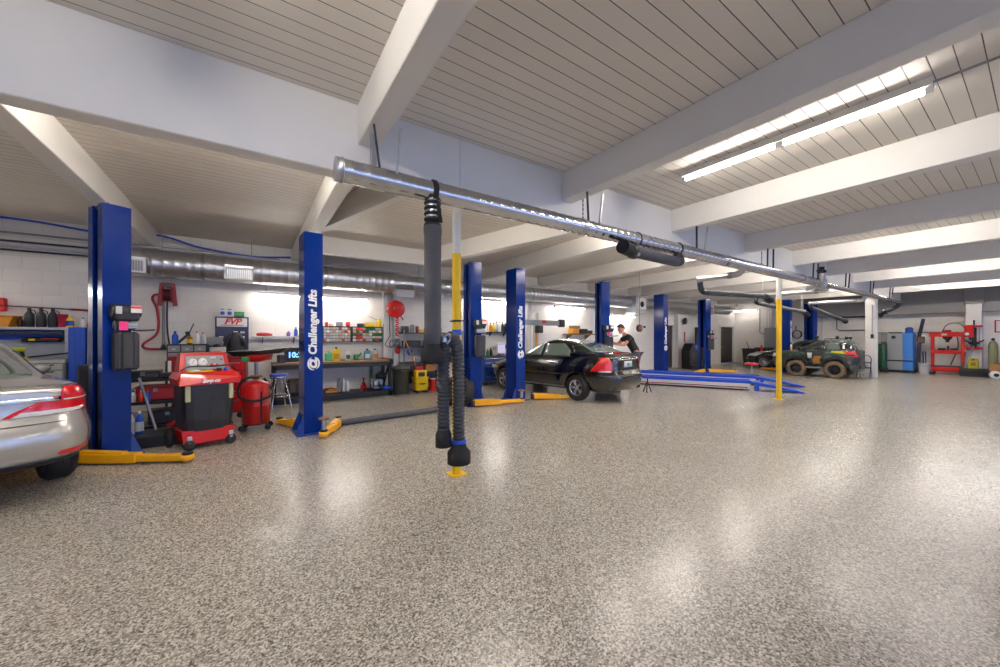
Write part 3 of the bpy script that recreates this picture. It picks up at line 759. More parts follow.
for sg, nm in ((-1, 'r'), (1, 'l')):
    A = lambda rows: sh.patch(densify([(z*k, sg*a*k, sg*b*k) for z, a, b in rows]), 'arc', -1, 18, .012, .02)
    L = part('tail_lamp', A([(.79, .30, .93), (.83, .36, 1.10), (.89, .46, 1.16), (.93, .54, 1.16), (.945, .57, 1.15)]), TAIL, t, 'red tail lamp')
    part('lamp_upper', A([(.925, .62, 1.15), (.96, .63, 1.12), (.995, .64, 1.06), (1.02, .65, .98)]), TAIL, L)
    part('reversing_lens', sh.patch(densify([(z*k, sg*a*k, sg*b*k) for z, a, b in [(.785, .34, .66), (.80, .36, .80), (.825, .40, .84)]]), 'arc', -1, 14, .018, .01), LAMPW, L, 'clear lower lens')
    part('lens_bar', sh.patch(densify([(z*k, sg*a*k, sg*b*k) for z, a, b in [(.905, .64, 1.10), (.914, .64, 1.10)]]), 'arc', -1, 14, .018, .01), LAMPW, L, 'pale light bar')
    part('rear_reflector', A([(.42, .62, .82), (.44, .60, .84), (.46, .62, .86)]), TAIL, t, 'red reflector strip')
part('chrome_strip', sh.patch(densify([(z*k, a*k, b*k) for z, a, b in [(.905, -.62, .62), (.94, -.62, .62)]], 3), 'arc', -1, 26, .02, .02), CHROME, t, 'chrome boot trim')
part('number_plate', sh.patch(densify([(z*k, a*k, b*k) for z, a, b in [(.74, -.2, .2), (.88, -.2, .2)]], 2), 'arc', -1, 6, .012, .01), LGREY, t)
part('boot_seam', sh.patch(densify([(z*k, a*k, b*k) for z, a, b in [(.715, -.66, .66), (.722, -.66, .66)]], 2), 'arc', -1, 26, .004, .01), BLACK, t)
part('lower_valance', sh.patch(densify([(z*k, a*k, b*k) for z, a, b in [(.32, -.8, .8), (.355, -.84, .84), (.39, -.78, .78)]], 3), 'arc', -1, 22, .012, .02), BLACK, t)
part('rear_window', sh.patch(densify([(1.1*k, -.56*k, .56*k), (1.2*k, -.52*k, .52*k), (1.33*k, -.45*k, .45*k)], 5), 'end', -1, 10, .006, .01), GLASSG, t)
part('windscreen', sh.patch(densify([(1.1*k, -.56*k, .56*k), (1.33*k, -.45*k, .45*k)], 5), 'end', 1, 10, .006, .01), GLASSG, t)
for sg in (-1, 1):
    part('side_window', sh.patch(densify([(1.08*k, -.2*k, .52*k), (1.2*k, -.2*k, .22*k), (1.33*k, -.2*k, -.02*k)], 3), 'side', sg, 8, .006, .01), GLASS, t)
    part('side_window', sh.patch(densify([(1.08*k, -1.2*k, -.28*k), (1.2*k, -1.1*k, -.28*k), (1.33*k, -.8*k, -.28*k)], 3), 'side', sg, 8, .006, .01), GLASS, t)
    part('door_mirror', B().sph((.62*k, sg*.95*k, 1.05*k), .1, 10, (.7, 1.1, .8)), SILVER, t)
# heading turned 105 degrees; rear right wheel sits at (-1.76, 6.5)
th = R(116); wl = V(ax[0], -wy_, 0); wl.rotate(Euler((0, 0, th)))
t.location = (-1.91-wl.x, 6.52-wl.y, 0); t.rotation_euler = (0, 0, th)

# --- black sedan on the lift bay in the middle
k = 1.08
lv = scaled([(.24, -2.06, 2.0, .74, 5), (.30, -2.18, 2.08, .79, 5), (.40, -2.27, 2.14, .83, 5.4), (.50, -2.29, 2.16, .845, 5.4), (.60, -2.29, 2.15, .85, 5.6), (.70, -2.24, 2.1, .85, 5.8),
    (.76, -2.21, 1.95, .848, 6), (.84, -2.20, 1.6, .838, 6), (.92, -2.20, 1.25, .82, 6), (.99, -2.20, .98, .80, 5.6), (1.05, -2.19, .85, .775, 5.4), (1.10, -2.12, .76, .75, 5), (1.135, -2.0, .66, .735, 5), (1.16, -1.76, .58, .705, 5),
    (1.26, -1.5, .34, .65, 5), (1.36, -1.2, .1, .605, 4.8), (1.43, -.9, -.12, .55, 4.2), (1.47, -.64, -.26, .42, 3.2)], k)
sh = Shell(lv)
t = thing('black_sedan', 'black four-door sedan with red tail lamps parked behind the blue lift post', 'car')
wr = .312*k; ax = (-1.31*k, 1.305*k); wy_ = .745*k
part('body', body_mesh(sh, CARBLACK, [(ax[0], wy_), (ax[0], -wy_), (ax[1], wy_), (ax[1], -wy_)], (.35*k, .33*k)), CARBLACK, t)
for x in ax:
    for y in (wy_, -wy_): wheel(t, x, y, wr, .205*k)
for sg in (-1, 1):
    A = lambda rows, off=.012: sh.patch(densify([(z*k, sg*a*k, sg*b*k) for z, a, b in rows]), 'arc', -1, 14, off, .02)
    L = part('tail_lamp', A([(.73, .62, 1.12), (.80, .60, 1.06), (.90, .60, .97), (1.0, .63, .88), (1.05, .67, .83)]), TAIL, t, 'red tail lamp')
    part('reversing_lens', A([(.72, .64, .92), (.75, .63, .86)], .016), LAMPW, L, 'clear lens')
    rows = [(1.06, -.12, .60), (1.2, -.12, .30), (1.36, -.12, .0)]
    part('side_window', sh.patch(densify([(z*k, a*k, b*k) for z, a, b in rows], 4), 'side', sg, 10, .006, .01), GLASSG, t)
    rows = [(1.06, -1.08, -.22), (1.2, -1.04, -.22), (1.36, -.82, -.22)]
    part('side_window', sh.patch(densify([(z*k, a*k, b*k) for z, a, b in rows], 4), 'side', sg, 10, .006, .01), GLASSG, t)
    rows = [(1.15, -1.52, -1.16), (1.24, -1.4, -1.12), (1.32, -1.22, -1.04)]
    part('quarter_window', sh.patch(densify([(z*k, a*k, b*k) for z, a, b in rows], 3), 'side', sg, 8, .006, .01), GLASS, t)
    part('window_trim', sh.patch(densify([(z*k, -1.15*k, .62*k) for z in (1.038, 1.052)], 2), 'side', sg, 24, .012, .01), DSTEEL, t)
    part('door_moulding', sh.patch(densify([(z*k, -1.0*k, .95*k) for z in (.60, .635)], 2), 'side', sg, 24, .014, .01), DSTEEL, t)
    part('sill_strip', sh.patch(densify([(z*k, -.95*k, .95*k) for z in (.29, .315)], 2), 'side', sg, 20, .01, .01), GREY, t)
    for x in (-.62, .28): part('door_handle', B().box((x*k, sg*.858*k, .88*k), (.2, .03, .04), 0, .012), CARBLACK, t)
    for x in (-.17, .93): part('door_seam', sh.patch([(z*k, x*k-.004, x*k+.004) for z in (.35, .6, .8, 1.03)], 'side', sg, 2, .002, .01), DARK, t)
    part('door_mirror', B().sph((.68*k, sg*.93*k, 1.03*k), .1, 10, (.7, 1.1, .8)), CARBLACK, t)
    part('headlamp', sh.patch(densify([(z*k, sg*a*k, sg*b*k) for z, a, b in [(.6, .5, 1.0), (.7, .5, 1.05)]], 3), 'arc', 1, 10, .01, .02), LAMPW, t)
    part('turn_signal', sh.patch(densify([(z*k, sg*a*k, sg*b*k) for z, a, b in [(.62, 1.06, 1.16), (.68, 1.08, 1.16)]], 2), 'arc', 1, 5, .012, .02), ORANGE, t)
C_ = lambda rows, off=.012, n=20: sh.patch(densify([(z*k, a*k, b*k) for z, a, b in rows], 3), 'arc', -1, n, off, .02)
part('rear_window', sh.patch(densify([(1.17*k, -.58*k, .58*k), (1.26*k, -.55*k, .55*k), (1.40*k, -.47*k, .47*k)], 6), 'end', -1, 12, .006, .01), GLASSG, t)
part('windscreen', sh.patch(densify([(1.06*k, -.6*k, .6*k), (1.34*k, -.45*k, .45*k)], 6), 'end', 1, 12, .006, .01), GLASSG, t)
part('number_plate', C_([(.82, -.16, .16), (.96, -.16, .16)], .014, 6), LGREY, t, 'pale number plate')
part('plate_emblem', C_([(.86, -.05, .05), (.92, -.05, .05)], .018, 4), mat('teal', '2f8f9a', .5), t)
part('plate_trim', C_([(.99, -.4, .4), (1.015, -.4, .4)], .024, 14), CHROME, t, 'chrome strip')
part('boot_seam', C_([(.75, -.58, .58), (.757, -.58, .58)], .004, 20), DARK, t)
part('bumper_strip', C_([(.62, -.95, .95), (.645, -.95, .95)], .012, 26), DARK, t)
part('brake_light', B().box((-1.9*k, 0, 1.155*k), (.06, .32, .025), 0, .008), TAIL, t, 'red high brake light')
part('exhaust_tip', B().cyl((-2.25*k, .45*k, .24*k), (-1.9*k, .45*k, .24*k), .035, n=12), STEEL, t)
th = R(97); wl = V(ax[0], wy_, 0); wl.rotate(Euler((0, 0, th)))
t.location = (7.06-wl.x, 6.85-wl.y, 0); t.rotation_euler = (0, 0, th)

# --- dark sedan half hidden behind the far pole
k = 1.08
t2 = thing('dark_sedan', 'dark blue-grey sedan nose hidden behind the far yellow pole, alloy wheel showing', 'car')
sh2 = Shell(scaled([(.20, -2.06, 2.1, .74, 5), (.30, -2.2, 2.2, .83, 5), (.47, -2.29, 2.26, .86, 5), (.60, -2.27, 2.22, .865, 5), (.70, -2.2, 2.1, .86, 5), (.79, -2.18, 1.8, .84, 5), (.88, -2.17, 1.2, .81, 5),
    (.95, -2.1, .98, .78, 5), (1.0, -1.75, .85, .75, 5), (1.06, -1.5, .7, .70, 5), (1.2, -1.2, .42, .64, 5), (1.34, -.8, .1, .57, 4), (1.41, -.5, -.15, .42, 3)], k))
ax2 = (-1.36*k, 1.36*k)
part('body', body_mesh(sh2, CARDARK, [(x, s*.76*k) for x in ax2 for s in (1, -1)], (.36*k, .33*k)), CARDARK, t2)
for x in ax2:
    for s in (1, -1): wheel(t2, x, s*.765*k, .325*k, .21, spokes=10, rim=DSTEEL if 0 else RIM)
for sg in (-1, 1):
    part('side_window', sh2.patch(densify([(1.03*k, -1.0*k, .6*k), (1.18*k, -.9*k, .3*k), (1.32*k, -.55*k, 0)], 3), 'side', sg, 10, .006, .01), GLASS, t2)
    part('headlamp', sh2.patch(densify([(z*k, sg*a*k, sg*b*k) for z, a, b in [(.6, .55, 1.1), (.72, .6, 1.2)]], 3), 'arc', 1, 10, .01, .02), LAMPW, t2)
part('windscreen', sh2.patch(densify([(1.03*k, -.6*k, .6*k), (1.33*k, -.45*k, .45*k)], 5), 'end', 1, 10, .006, .01), GLASS, t2)
t2.location = (23.0, 6.8, 0); t2.rotation_euler = (0, 0, R(92))

# --- dusty grey off-road vehicle with graphics
t = thing('off_road_vehicle', 'dusty grey short off-road vehicle with muddy tyres and green and yellow graphics', 'car')
lv = [(.34, -.62, 2.02, .58, 6), (.42, -.66, 2.12, .62, 6), (.60, -.68, 2.16, .64, 6), (.80, -.68, 2.15, .645, 6), (.95, -.67, 2.12, .64, 6), (1.03, -.66, 2.04, .635, 6), (1.08, -.65, 1.5, .625, 6), (1.13, -.64, 1.3, .615, 6),
      (1.25, -.58, 1.02, .585, 6), (1.4, -.53, .72, .545, 5.5), (1.49, -.46, .52, .50, 5), (1.545, -.34, .3, .40, 4)]
sh = Shell(lv); ax = (0, 1.24); wr = .335
part('body', body_mesh(sh, CAMO, [(x, s*.6) for x in ax for s in (1, -1)], (.40, .40), .4), CAMO, t)
for x in ax:
    for s in (1, -1): wheel(t, x, s*.60, wr, .24, MUD, DSTEEL, 8, .62, True)
GRN = mat('graphic_green', '23503a', .5, noise=.15); YEL = mat('graphic_yellow', 'd8c81c', .5); ORG = mat('graphic_ochre', 'a8752e', .6, noise=.2); WHT = mat('graphic_white', 'd5d8d6', .5); BLK = mat('graphic_black', '202426', .5)
for sg in (-1, 1):
    Sd = lambda rows, n=8, off=.008: sh.patch(densify(rows, 3), 'side', sg, n, off, .012)
    part('side_window', Sd([(1.15, .30, 1.12), (1.28, .30, .88), (1.41, .30, .64)]), GLASS, t)
    part('side_window', Sd([(1.15, -.12, .22), (1.28, -.1, .22), (1.41, -.08, .22)]), GLASSG, t)
    part('side_window', Sd([(1.15, -.55, -.18), (1.28, -.50, -.17), (1.40, -.42, -.15)]), GLASS, t)
    for x in ax:
        b = B(); n = 16
        for i in range(n):
            a0, a1 = PI*(i-.6)/n, PI*(i+.4)/n
            b.bar((x+.42*math.cos(a0), sg*.66, .40+.42*math.sin(a0)), (x+.42*math.cos(a1), sg*.66, .40+.42*math.sin(a1)), .1, .035, up=(0, 1, 0))
        part('fender_flare', b, BLK, t, 'black wheel-arch flare')
    part('graphic', Sd([(.92, -.5, .42), (1.0, -.45, .3)]), GRN, t)
    part('graphic', Sd([(.93, .98, 1.9), (1.02, 1.0, 1.8)]), GRN, t)
    part('graphic', Sd([(.98, -.48, -.22), (1.04, -.36, .12), (1.09, -.2, .08)], 8, .011), YEL, t)
    part('graphic', Sd([(1.04, -.62, -.5), (1.09, -.56, -.36)], 6, .011), YEL, t)
    part('graphic', Sd([(.78, .72, .84), (1.0, .70, .86)], 6, .011), WHT, t)
    part('graphic', Sd([(.55, .40, .66), (.72, .46, .70), (.88, .38, .62)], 8, .011), ORG, t)
    part('graphic', Sd([(.86, -.66, -.5), (.94, -.66, -.54)], 6, .011), RPL, t)
    part('graphic', Sd([(.5, .62, .86), (.95, .45, .72), (1.08, .2, .9)], 8, .009), BLK, t)
    part('running_board', B().box((.66, sg*.63, .40), (.66, .14, .06), 0, .02), GREY, t)
    part('door_mirror', B().sph((1.1, sg*.72, 1.17), .09, 10, (.6, 1, .9)), BLACK, t)
    part('tail_lamp', sh.patch(densify([(z, sg*a, sg*b) for z, a, b in [(.92, .5, .80), (1.1, .5, .80)]], 3), 'arc', -1, 8, .012, .02), TAIL, t, 'red tail lamp')
    part('headlamp', sh.patch(densify([(z, sg*a, sg*b) for z, a, b in [(.8, .36, .66), (.95, .36, .66)]], 3), 'arc', 1, 8, .012, .02), LAMPW, t)
part('rear_window', sh.patch(densify([(1.14, -.48, .48), (1.4, -.42, .42)], 4), 'end', -1, 8, .008, .01), GLASS, t)
part('windscreen', sh.patch(densify([(1.15, -.5, .5), (1.42, -.42, .42)], 4), 'end', 1, 8, .008, .01), GLASS, t)
part('rear_bumper', B().box((-.69, 0, .50), (.1, .9, .14), 0, .03), DSTEEL, t)
part('front_bumper', B().box((2.16, 0, .52), (.14, 1.2, .2), 0, .04), DSTEEL, t)
part('roof_rail', B().tube([(-.3, .43, 1.53), (-.28, .43, 1.58), (.3, .43, 1.58), (.36, .43, 1.53)], .014, 8), BLACK, t)
part('roof_rail', B().tube([(-.3, -.43, 1.53), (-.28, -.43, 1.58), (.3, -.43, 1.58), (.36, -.43, 1.53)], .014, 8), BLACK, t)
for x, y, r in ((.62, .25, .075), (-.02, .3, .06), (-.3, .32, .05), (-.42, .32, .05)):
    part('roof_light', B().cyl((x, y, 1.5), (x, y, 1.6), .015, n=8).lathe([(r*.5, -.05), (r, -.03), (r, .04), (r*.9, .05)], (x, y, 1.6+r*.6), 14, 'X'), BLACK, t)
th = R(92); wl = V(ax[0], .60, 0); wl.rotate(Euler((0, 0, th)))
t.location = (19.28-wl.x, 4.75-wl.y, 0); t.rotation_euler = (0, 0, th)
# ------------------------------------------------------------ ducting along the bench wall
def spiral(x0, x1, r):
    pr = [(r, x0)]; x = x0
    while x < x1-.2: pr += [(r, x+.15), (r+.003, x+.155), (r+.003, x+.17), (r, x+.175)]; x += .175
    return pr+[(r, x1)]
t = thing('air_duct', 'fat round galvanised air duct running along the bench wall', 'duct', (0, 10.66, 3.22))
part('round_pipe', B().lathe(spiral(-2.4, 3.45, .29), n=28, axis='X'), GALV, t)
part('round_pipe', B().lathe([(.29, 3.4), (.25, 3.75)]+spiral(3.75, 14.2, .25)[1:], n=26, axis='X'), GALV, t)
part('round_pipe', B().lathe(spiral(14.9, 23.5, .24), n=24, axis='X'), GALV, t)
for x in (-2.05, -.24, 3.65, 4.6, 7.45):
    b = B().bb(x-.27, -.42, -.26, x+.27, -.1, .06, .01)
    if x > 3: b = B().prism([(-.1, .1), (-.42, -.22), (-.36, -.42), (-.05, -.28)], lambda a, c: V(x-.27, a, c), lambda a, c: V(x+.27, a, c))
    o = part('outlet_box', b, GALV, t)
    g = B()
    if x < 3:
        g.bb(x-.27, -.445, -.27, x+.27, -.42, -.235).bb(x-.27, -.445, -.03, x+.27, -.42, .0).bb(x-.27, -.445, -.235, x-.235, -.42, -.03).bb(x+.235, -.445, -.235, x+.27, -.42, -.03)
        part('grille_frame', g, WHITEP, o)
        g = B()
        for k in range(12): g.bb(x-.235+.039*k, -.435, -.235, x-.235+.039*k+.022, -.425, -.03)
        part('grille', g, GREY, o)
    else:
        part('grille', B().prism([(-.425, -.225), (-.365, -.425), (-.36, -.41), (-.415, -.22)], lambda a, c: V(x-.25, a, c), lambda a, c: V(x+.25, a, c)), LGREY, o)
for x in (-.9, 1.6, 5.5, 8.5, 12, 16, 20): part('band', B().lathe([(.296, x-.03), (.3, x-.02), (.3, x+.02), (.296, x+.03)] if x < 3 else [(.258, x-.03), (.262, x-.02), (.262, x+.02), (.258, x+.03)], n=26, axis='X'), STEEL, t)
for x in (-1.6, -.0, 4.2, 9.5, 13, 18, 22): part('hanger_rod', B().cyl((x, 0, .2), (x, 0, .78), .008, n=6), STEEL, t)
t = thing('fan_unit', 'square galvanised fan box in the air duct right of the mechanic', 'fan', (14.55, 10.5, 3.1))
part('cabinet', B().box((0, 0, 0), (.75, .6, .8), 0, .02), GALV, t)
part('outlet_panel', B().box((.0, -.305, .05), (.55, .02, .5), 0, .005), WHITEP, t); part('motor', B().lathe([(.05, -.36), (.13, -.34), (.13, -.31)], (.0, 0, .02), 16, 'Y'), BLACK, t)
t = thing('duct_box', 'white square duct box in the air duct behind the blue post near the far doors', 'fan', (20.3, 10.3, 3.05))
part('cabinet', B().box((0, 0, 0), (.7, .5, .6), 0, .02), WHITEP, t); part('grille', B().box((0, -.255, 0), (.5, .02, .4), 0, .005), GREY, t)
# pipes high on the wall
for i, (z, r, m, y) in enumerate(((3.66, .022, GREY, 11.14), (3.5, .02, DSTEEL, 11.14), (3.41, .03, LGREY, 11.2), (3.33, .02, DSTEEL, 11.16))):
    solo('wall_pipe', B().tube([(-7.8, y, z), (-2.45 if i else .6, y, z)], r, 8), m, '%s pipe along the top of the block wall at left, %s of four' % (['grey', 'thin dark', 'thick pale', 'dark'][i], ['topmost', 'second down', 'third down', 'lowest'][i]), 'pipe', 'pipes along the top of the bench wall')
solo('conduit', B().tube([(-2.2, 10.7, 3.56), (-1.9, 10.7, 3.57), (3.3, 10.62, 3.53), (14, 10.62, 3.5)], .016, 8), LGREY, 'thin pale conduit running along the top of the round air duct', 'conduit')
solo('air_hose', B().tube(smooth_pts([(-5.2, 11.1, 3.93), (-3.6, 11.0, 3.9), (-2.6, 11, 3.82), (-1.7, 11, 3.9), (-1.0, 11.1, 3.75), (0, 11.1, 3.66), (.85, 11.1, 3.74)], 8), .022, 8), BPL, 'blue air hose slung under the ceiling behind the leftmost blue post', 'hose')

# ------------------------------------------------------------ blue and white tool cabinets at the left edge
t = thing('tool_cabinet', 'white-framed blue tool cabinet with pegboard back behind the silver car', 'cabinet', (-4.2, 10.85, 0))
PEG = mat('pegboard_grey', 'a9adb8', .5)
part('worktop', B().bb(-1.2, -.35, 1.16, 1.24, .4, 1.22, .008), LGREY, t)
part('base', B().bb(-1.2, -.32, .1, 1.22, .4, 1.16, .01), GREY, t)
for z in (.16, .42, .68, .9, 1.03):
    d = part('drawer', B().bb(-.1, -.345, z, 1.2, -.32, z+(.24 if z < .9 else .11), .006), LGREY, t)
    part('drawer_handle', B().bb(0, -.365, z+(.19 if z < .9 else .08), 1.1, -.345, z+(.215 if z < .9 else .1), .004), DSTEEL, d)
part('pegboard', B().bb(-1.2, .3, 1.22, 1.2, .33, 1.78), PEG, t)
part('top_shelf', B().bb(-1.22, -.12, 1.79, 1.24, .4, 1.84, .006), LGREY, t)
part('light_bar', B().bb(-1.1, -.08, 1.70, 1.14, .1, 1.765, .01), DSTEEL, t)
part('upright', B().bb(1.17, -.12, 1.22, 1.24, .36, 1.80, .005), LGREY, t)
part('back_panel', B().bb(-1.2, .29, 1.6, 1.2, .3, 1.79), BPL, t)
solo('storage_locker', B().bb(-2.95, 10.6, 0, -2.72, 11.2, 1.84, .01).bb(-2.9, 10.59, .2, -2.86, 10.6, 1.8).bb(-2.82, 10.59, .2, -2.78, 10.6, 1.8), BPL, 'narrow blue locker between the white tool cabinet and the leftmost blue post', 'locker')
solo('metal_locker', B().bb(-2.70, 10.62, 0, -2.55, 11.2, 1.82, .01), LGREY, 'narrow pale locker right of the narrow blue locker', 'locker')
def bottle(loc, r, h, m, cap, label, cat='bottle', group=None, handle=False, lab=None, neck=.35):
    t = thing('bottle', label, cat, loc, 0, group)
    part('body', B().lathe([(r*.92, 0), (r, .01), (r, h*.62), (r*.85, h*.7), (r*neck, h*.86), (r*neck, h*.9)], n=16), m, t)
    part('cap', B().lathe([(r*neck*1.15, h*.89), (r*neck*1.15, h), (r*neck, h*1.01)], n=12), cap, t)
    if lab: part('label', B().lathe([(r*1.01, h*.12), (r*1.015, h*.13), (r*1.015, h*.52), (r*1.01, h*.53)], n=16), lab, t)
    if handle: part('handle', B().tube(smooth_pts([(r*.8, 0, h*.66), (r*1.25, 0, h*.75), (r*.9, 0, h*.88), (r*.3, 0, h*.88)], 4), r*.13, 8), m, t)
    return t
for i, x in enumerate((-3.52, -3.37, -3.22)):
    bottle((x, 10.86, 1.84), .066, .36, DARK, BLACK, 'black oil jug on the tool cabinet top, %s of three' % ['left', 'middle', 'right'][i], 'bottle', 'black oil jugs on the tool cabinet', True)
solo('parts_bin', B().prism([(-.16, 0), (.16, 0), (.2, .2), (-.2, .2), (-.19, .17), (-.175, .19), (.175, .19)][:4], lambda a, b: V(a*1.6, -.15, b), lambda a, b: V(a*1.6, .15, b)).bb(-.34, -.17, .18, .34, .17, .21, .01), ORANGE, 'orange parts bin on top of the tool cabinet at the left edge', 'bin', None, (-4.0, 10.9, 1.84))
bottle((-3.66, 10.95, 1.84), .04, .2, mat('brown_bottle', '4a2a18', .3), BLACK, 'small brown bottle between the orange bin and the black oil jugs')
solo('pail', B().lathe([(.06, 0), (.075, .24), (.08, .24), (.08, .26), (.065, .26)], n=16), mat('raspberry_plastic', 'c9304c', .5), 'raspberry red tub right of the three black oil jugs', 'tub', None, (-3.1, 10.88, 1.84))
bottle((-2.99, 10.85, 1.84), .055, .25, YPL, WHITEP, 'yellow and white squeeze bottle right of the raspberry tub', lab=BPL)
bottle((-2.83, 10.9, 1.84), .04, .2, WHITEP, BPL, 'white bottle with blue cap above the narrow blue locker')
bottle((-2.74, 10.9, 1.84), .03, .13, RPL, RPL, 'small red bottle above the narrow pale locker')
t = thing('wall_box', 'red framed grey box on the wall at the left edge', 'box', (-3.98, 11.22, 2.15))
part('body', B().box((-.08, -.03, .12), (.3, .12, .26), 0, .02), RPL, t); part('face', B().box((-.1, -.095, .15), (.22, .01, .16), 0, .004), GREY, t)
t = thing('pry_bar', 'long black pry bar lying across wall hooks above the oil jugs', 'bar', (-3.4, 11.12, 2.23))
part('rod', B().cyl((-.8, 0, .03), (.4, 0, -.02), .011, n=8), BLACK, t); part('grip', B().cyl((.35, 0, -.02), (.62, 0, -.03), .022, n=10), DRED, t)
for x in (-.6, .3): part('hook', B().bar((x, .18, -.02), (x, -.02, -.02), .015, .015), DSTEEL, t)
def drill(loc, body, label, rz=0):
    t = thing('power_drill', label, 'drill', loc, rz)
    part('motor_body', B().lathe([(.02, -.12), (.042, -.11), (.045, .05), (.03, .08)], (0, 0, .2), 14, 'X'), body, t)
    part('chuck', B().lathe([(.028, .07), (.026, .12), (.012, .15)], (0, 0, .2), 12, 'X'), BLACK, t)
    part('grip', B().bar((-.06, 0, .18), (-.09, 0, .05), .045, .04, bev=.01), BLACK, t); part('battery', B().box((-.08, 0, .03), (.13, .08, .06), 0, .01), body, t)
drill((-3.6, 10.62, 1.22), mat('lime_plastic', 'b6c01c', .45), 'lime green and black power drill on the tool cabinet worktop', R(180))
t = thing('polisher', 'long black polisher hanging on the pegboard with a yellow badge', 'tool', (-3.4, 11.05, 1.6))
part('body', B().box((.0, 0, 0), (.5, .09, .1), 0, .03), BLACK, t); part('badge', B().box((-.14, -.05, .0), (.1, .01, .05), 0, .004), YPL, t); part('stripe', B().box((.1, -.05, .02), (.24, .01, .02)), RPL, t); part('head', B().lathe([(.02, -.05), (.07, -.04), (.07, .03)], (-.22, 0, 0), 14, 'Z'), BLACK, t)
solo('hand_tool', B().box((0, 0, 0), (.14, .07, .07), 0, .02).cyl((-.1, 0, .02), (-.05, 0, 0), .03), BLACK, 'small black tool on the pegboard right of the long black polisher', 'tool', None, (-3.06, 11.05, 1.6))
t = thing('torque_wrench', 'long dark breaker bar lying at a tilt on the tool cabinet worktop', 'wrench', (-3.3, 10.65, 1.24))
part('shaft', B().cyl((-.4, 0, .0), (.5, -.02, .12), .014, n=8), DSTEEL, t); part('head', B().sph((-.4, 0, .02), .03, 10), STEEL, t)
t = thing('trolley_jack', 'black floor jack and rubber pads stacked between the silver car and the leftmost post', 'jack', (-2.28, 9.0, 0))
part('handle', B().cyl((.1, -.1, .2), (.1, .1, 1.1), .02, n=8), BLACK, t); part('body', B().box((0, 0, .18), (.4, .7, .28), 0, .04), BLACK, t)
t = thing('machine_cabinet', 'dark cabinet standing behind the leftmost blue lift post', 'cabinet', (-2.36, 9.75, 0))
part('body', B().box((0, 0, .6), (.36, .5, 1.1), 0, .02), DSTEEL, t); part('door', B().box((0, -.255, .6), (.3, .02, .95), 0, .006), BLACK, t)

# ------------------------------------------------------------ reel, hose and switch on the wall
t = thing('hose_reel', 'dark red hose reel hung on the wall above the red tool cart', 'reel', (-1.55, 10.95, 2.34))
part('frame', B().bar((-.13, -.02, 0), (-.09, -.02, .5), .03, .08).bar((.13, -.02, 0), (.09, -.02, .5), .03, .08).bar((-.09, 0, .5), (.09, 0, .5), .1, .03), DRED, t)
part('drum', B().lathe([(.17, -.08), (.17, -.07), (.06, -.06), (.06, .06), (.17, .07), (.17, .08)], (0, -.02, .24), 20, 'X'), DRED, t)
h = B()
for k in range(6): h.lathe([(.13, -.06+.02*k), (.145, -.05+.02*k), (.13, -.042+.02*k)], (0, -.02, .24), 18, 'X')
part('wound_hose', h, mat('maroon_hose', '4d1018', .5), t); part('tail', B().tube(smooth_pts([(.0, -.05, .1), (.0, -.05, -.5), (.06, -.04, -1.1), (.05, -.04, -1.3)], 5), .016, 8), BLACK, t)
part('bracket', B().box((0, .14, .45), (.12, .3, .04)), DSTEEL, t)
solo('air_line', B().tube(smooth_pts([(-1.62, 11.1, 2.58), (-1.78, 11.15, 2.6), (-1.84, 11.2, 2.5), (-1.76, 11.2, 2.25), (-1.76, 11.2, 1.75), (-1.98, 11.16, 1.5), (-1.95, 11.18, 1.4), (-1.74, 11.2, 1.38)], 6), .025, 10), mat('crimson_hose', 'b3202f', .45), 'crimson air line bent down the wall beside the dark red hose reel', 'hose')
t = thing('air_outlet', 'grey wall pipe with a flanged outlet beside the crimson air line', 'pipe', (-1.66, 11.24, 1.38))
part('riser', B().cyl((0, 0, .0), (0, 0, 1.3), .028, n=10), GREY, t); part('outlet', B().lathe([(.11, -.02), (.11, 0), (.05, .03), (.03, .1)], n=14), DSTEEL, t)

# ------------------------------------------------------------ clutter behind the leftmost post
t = thing('service_cart', 'black service cart crowded with parts between the leftmost post and the red machine', 'cart', (-1.3, 8.6, 0))
for z in (.14, .55, .93): part('shelf', B().box((0, 0, z), (.95, .5, .05), 0, .01), BLACK, t)
for x in (-.45, .45):
    for y in (-.22, .22): part('post', B().bar((x, y, .08), (x, y, .95), .035, .035), BLACK, t)
for x in (-.42, .42):
    for y in (-.2, .2): part('caster', B().lathe([(.02, -.02), (.06, -.02), (.06, .02), (.02, .02)], (x, y, .062), 14, 'Y'), RUBBER, t)
for (nm, x, y, z, d, m, lb) in (('engine_cover', -.2, -.05, .955, (.42, .3, .1), DARK, 'dark engine cover on the top of the black service cart'), ('tray', .25, -.1, .955, (.4, .3, .06), DSTEEL, 'dark steel tray on the top right of the black service cart'),
    ('toolbox', -.05, 0, .575, (.5, .3, .22), DRED, 'dark red toolbox on the middle shelf of the black service cart'), ('spray_can_box', -.38, -.12, .575, (.12, .12, .2), LGREY, 'pale box left of the dark red toolbox'), ('parts_box', .34, -.05, .575, (.2, .3, .16), BLACK, 'black box right of the dark red toolbox'),
    ('gearbox_part', .1, 0, .165, (.5, .3, .22), DSTEEL, 'dark metal casting on the bottom shelf of the black service cart')):
    t = thing(nm, lb, 'box', (-1.3+x, 8.6+y, z)); part('body', B().box((0, 0, d[2]/2), d, 0, .02), m, t)
    part('lid', B().box((0, 0, d[2]+.01), (d[0]*1.03, d[1]*1.03, .03), 0, .008), m, t); part('clasp', B().box((0, -d[1]/2-.01, d[2]*.8), (.06, .02, .06), 0, .005), STEEL, t)
for i, (x, m, c) in enumerate(((-1.62, WHITEP, BPL), (-1.52, RPL, WHITEP), (-1.44, BPL, RPL), (-.98, YPL, BLACK))):
    bottle((x, 8.42, .575), .035, .19, m, c, '%s can on the middle shelf of the black service cart' % ['white', 'red', 'blue', 'yellow'][i], 'can')
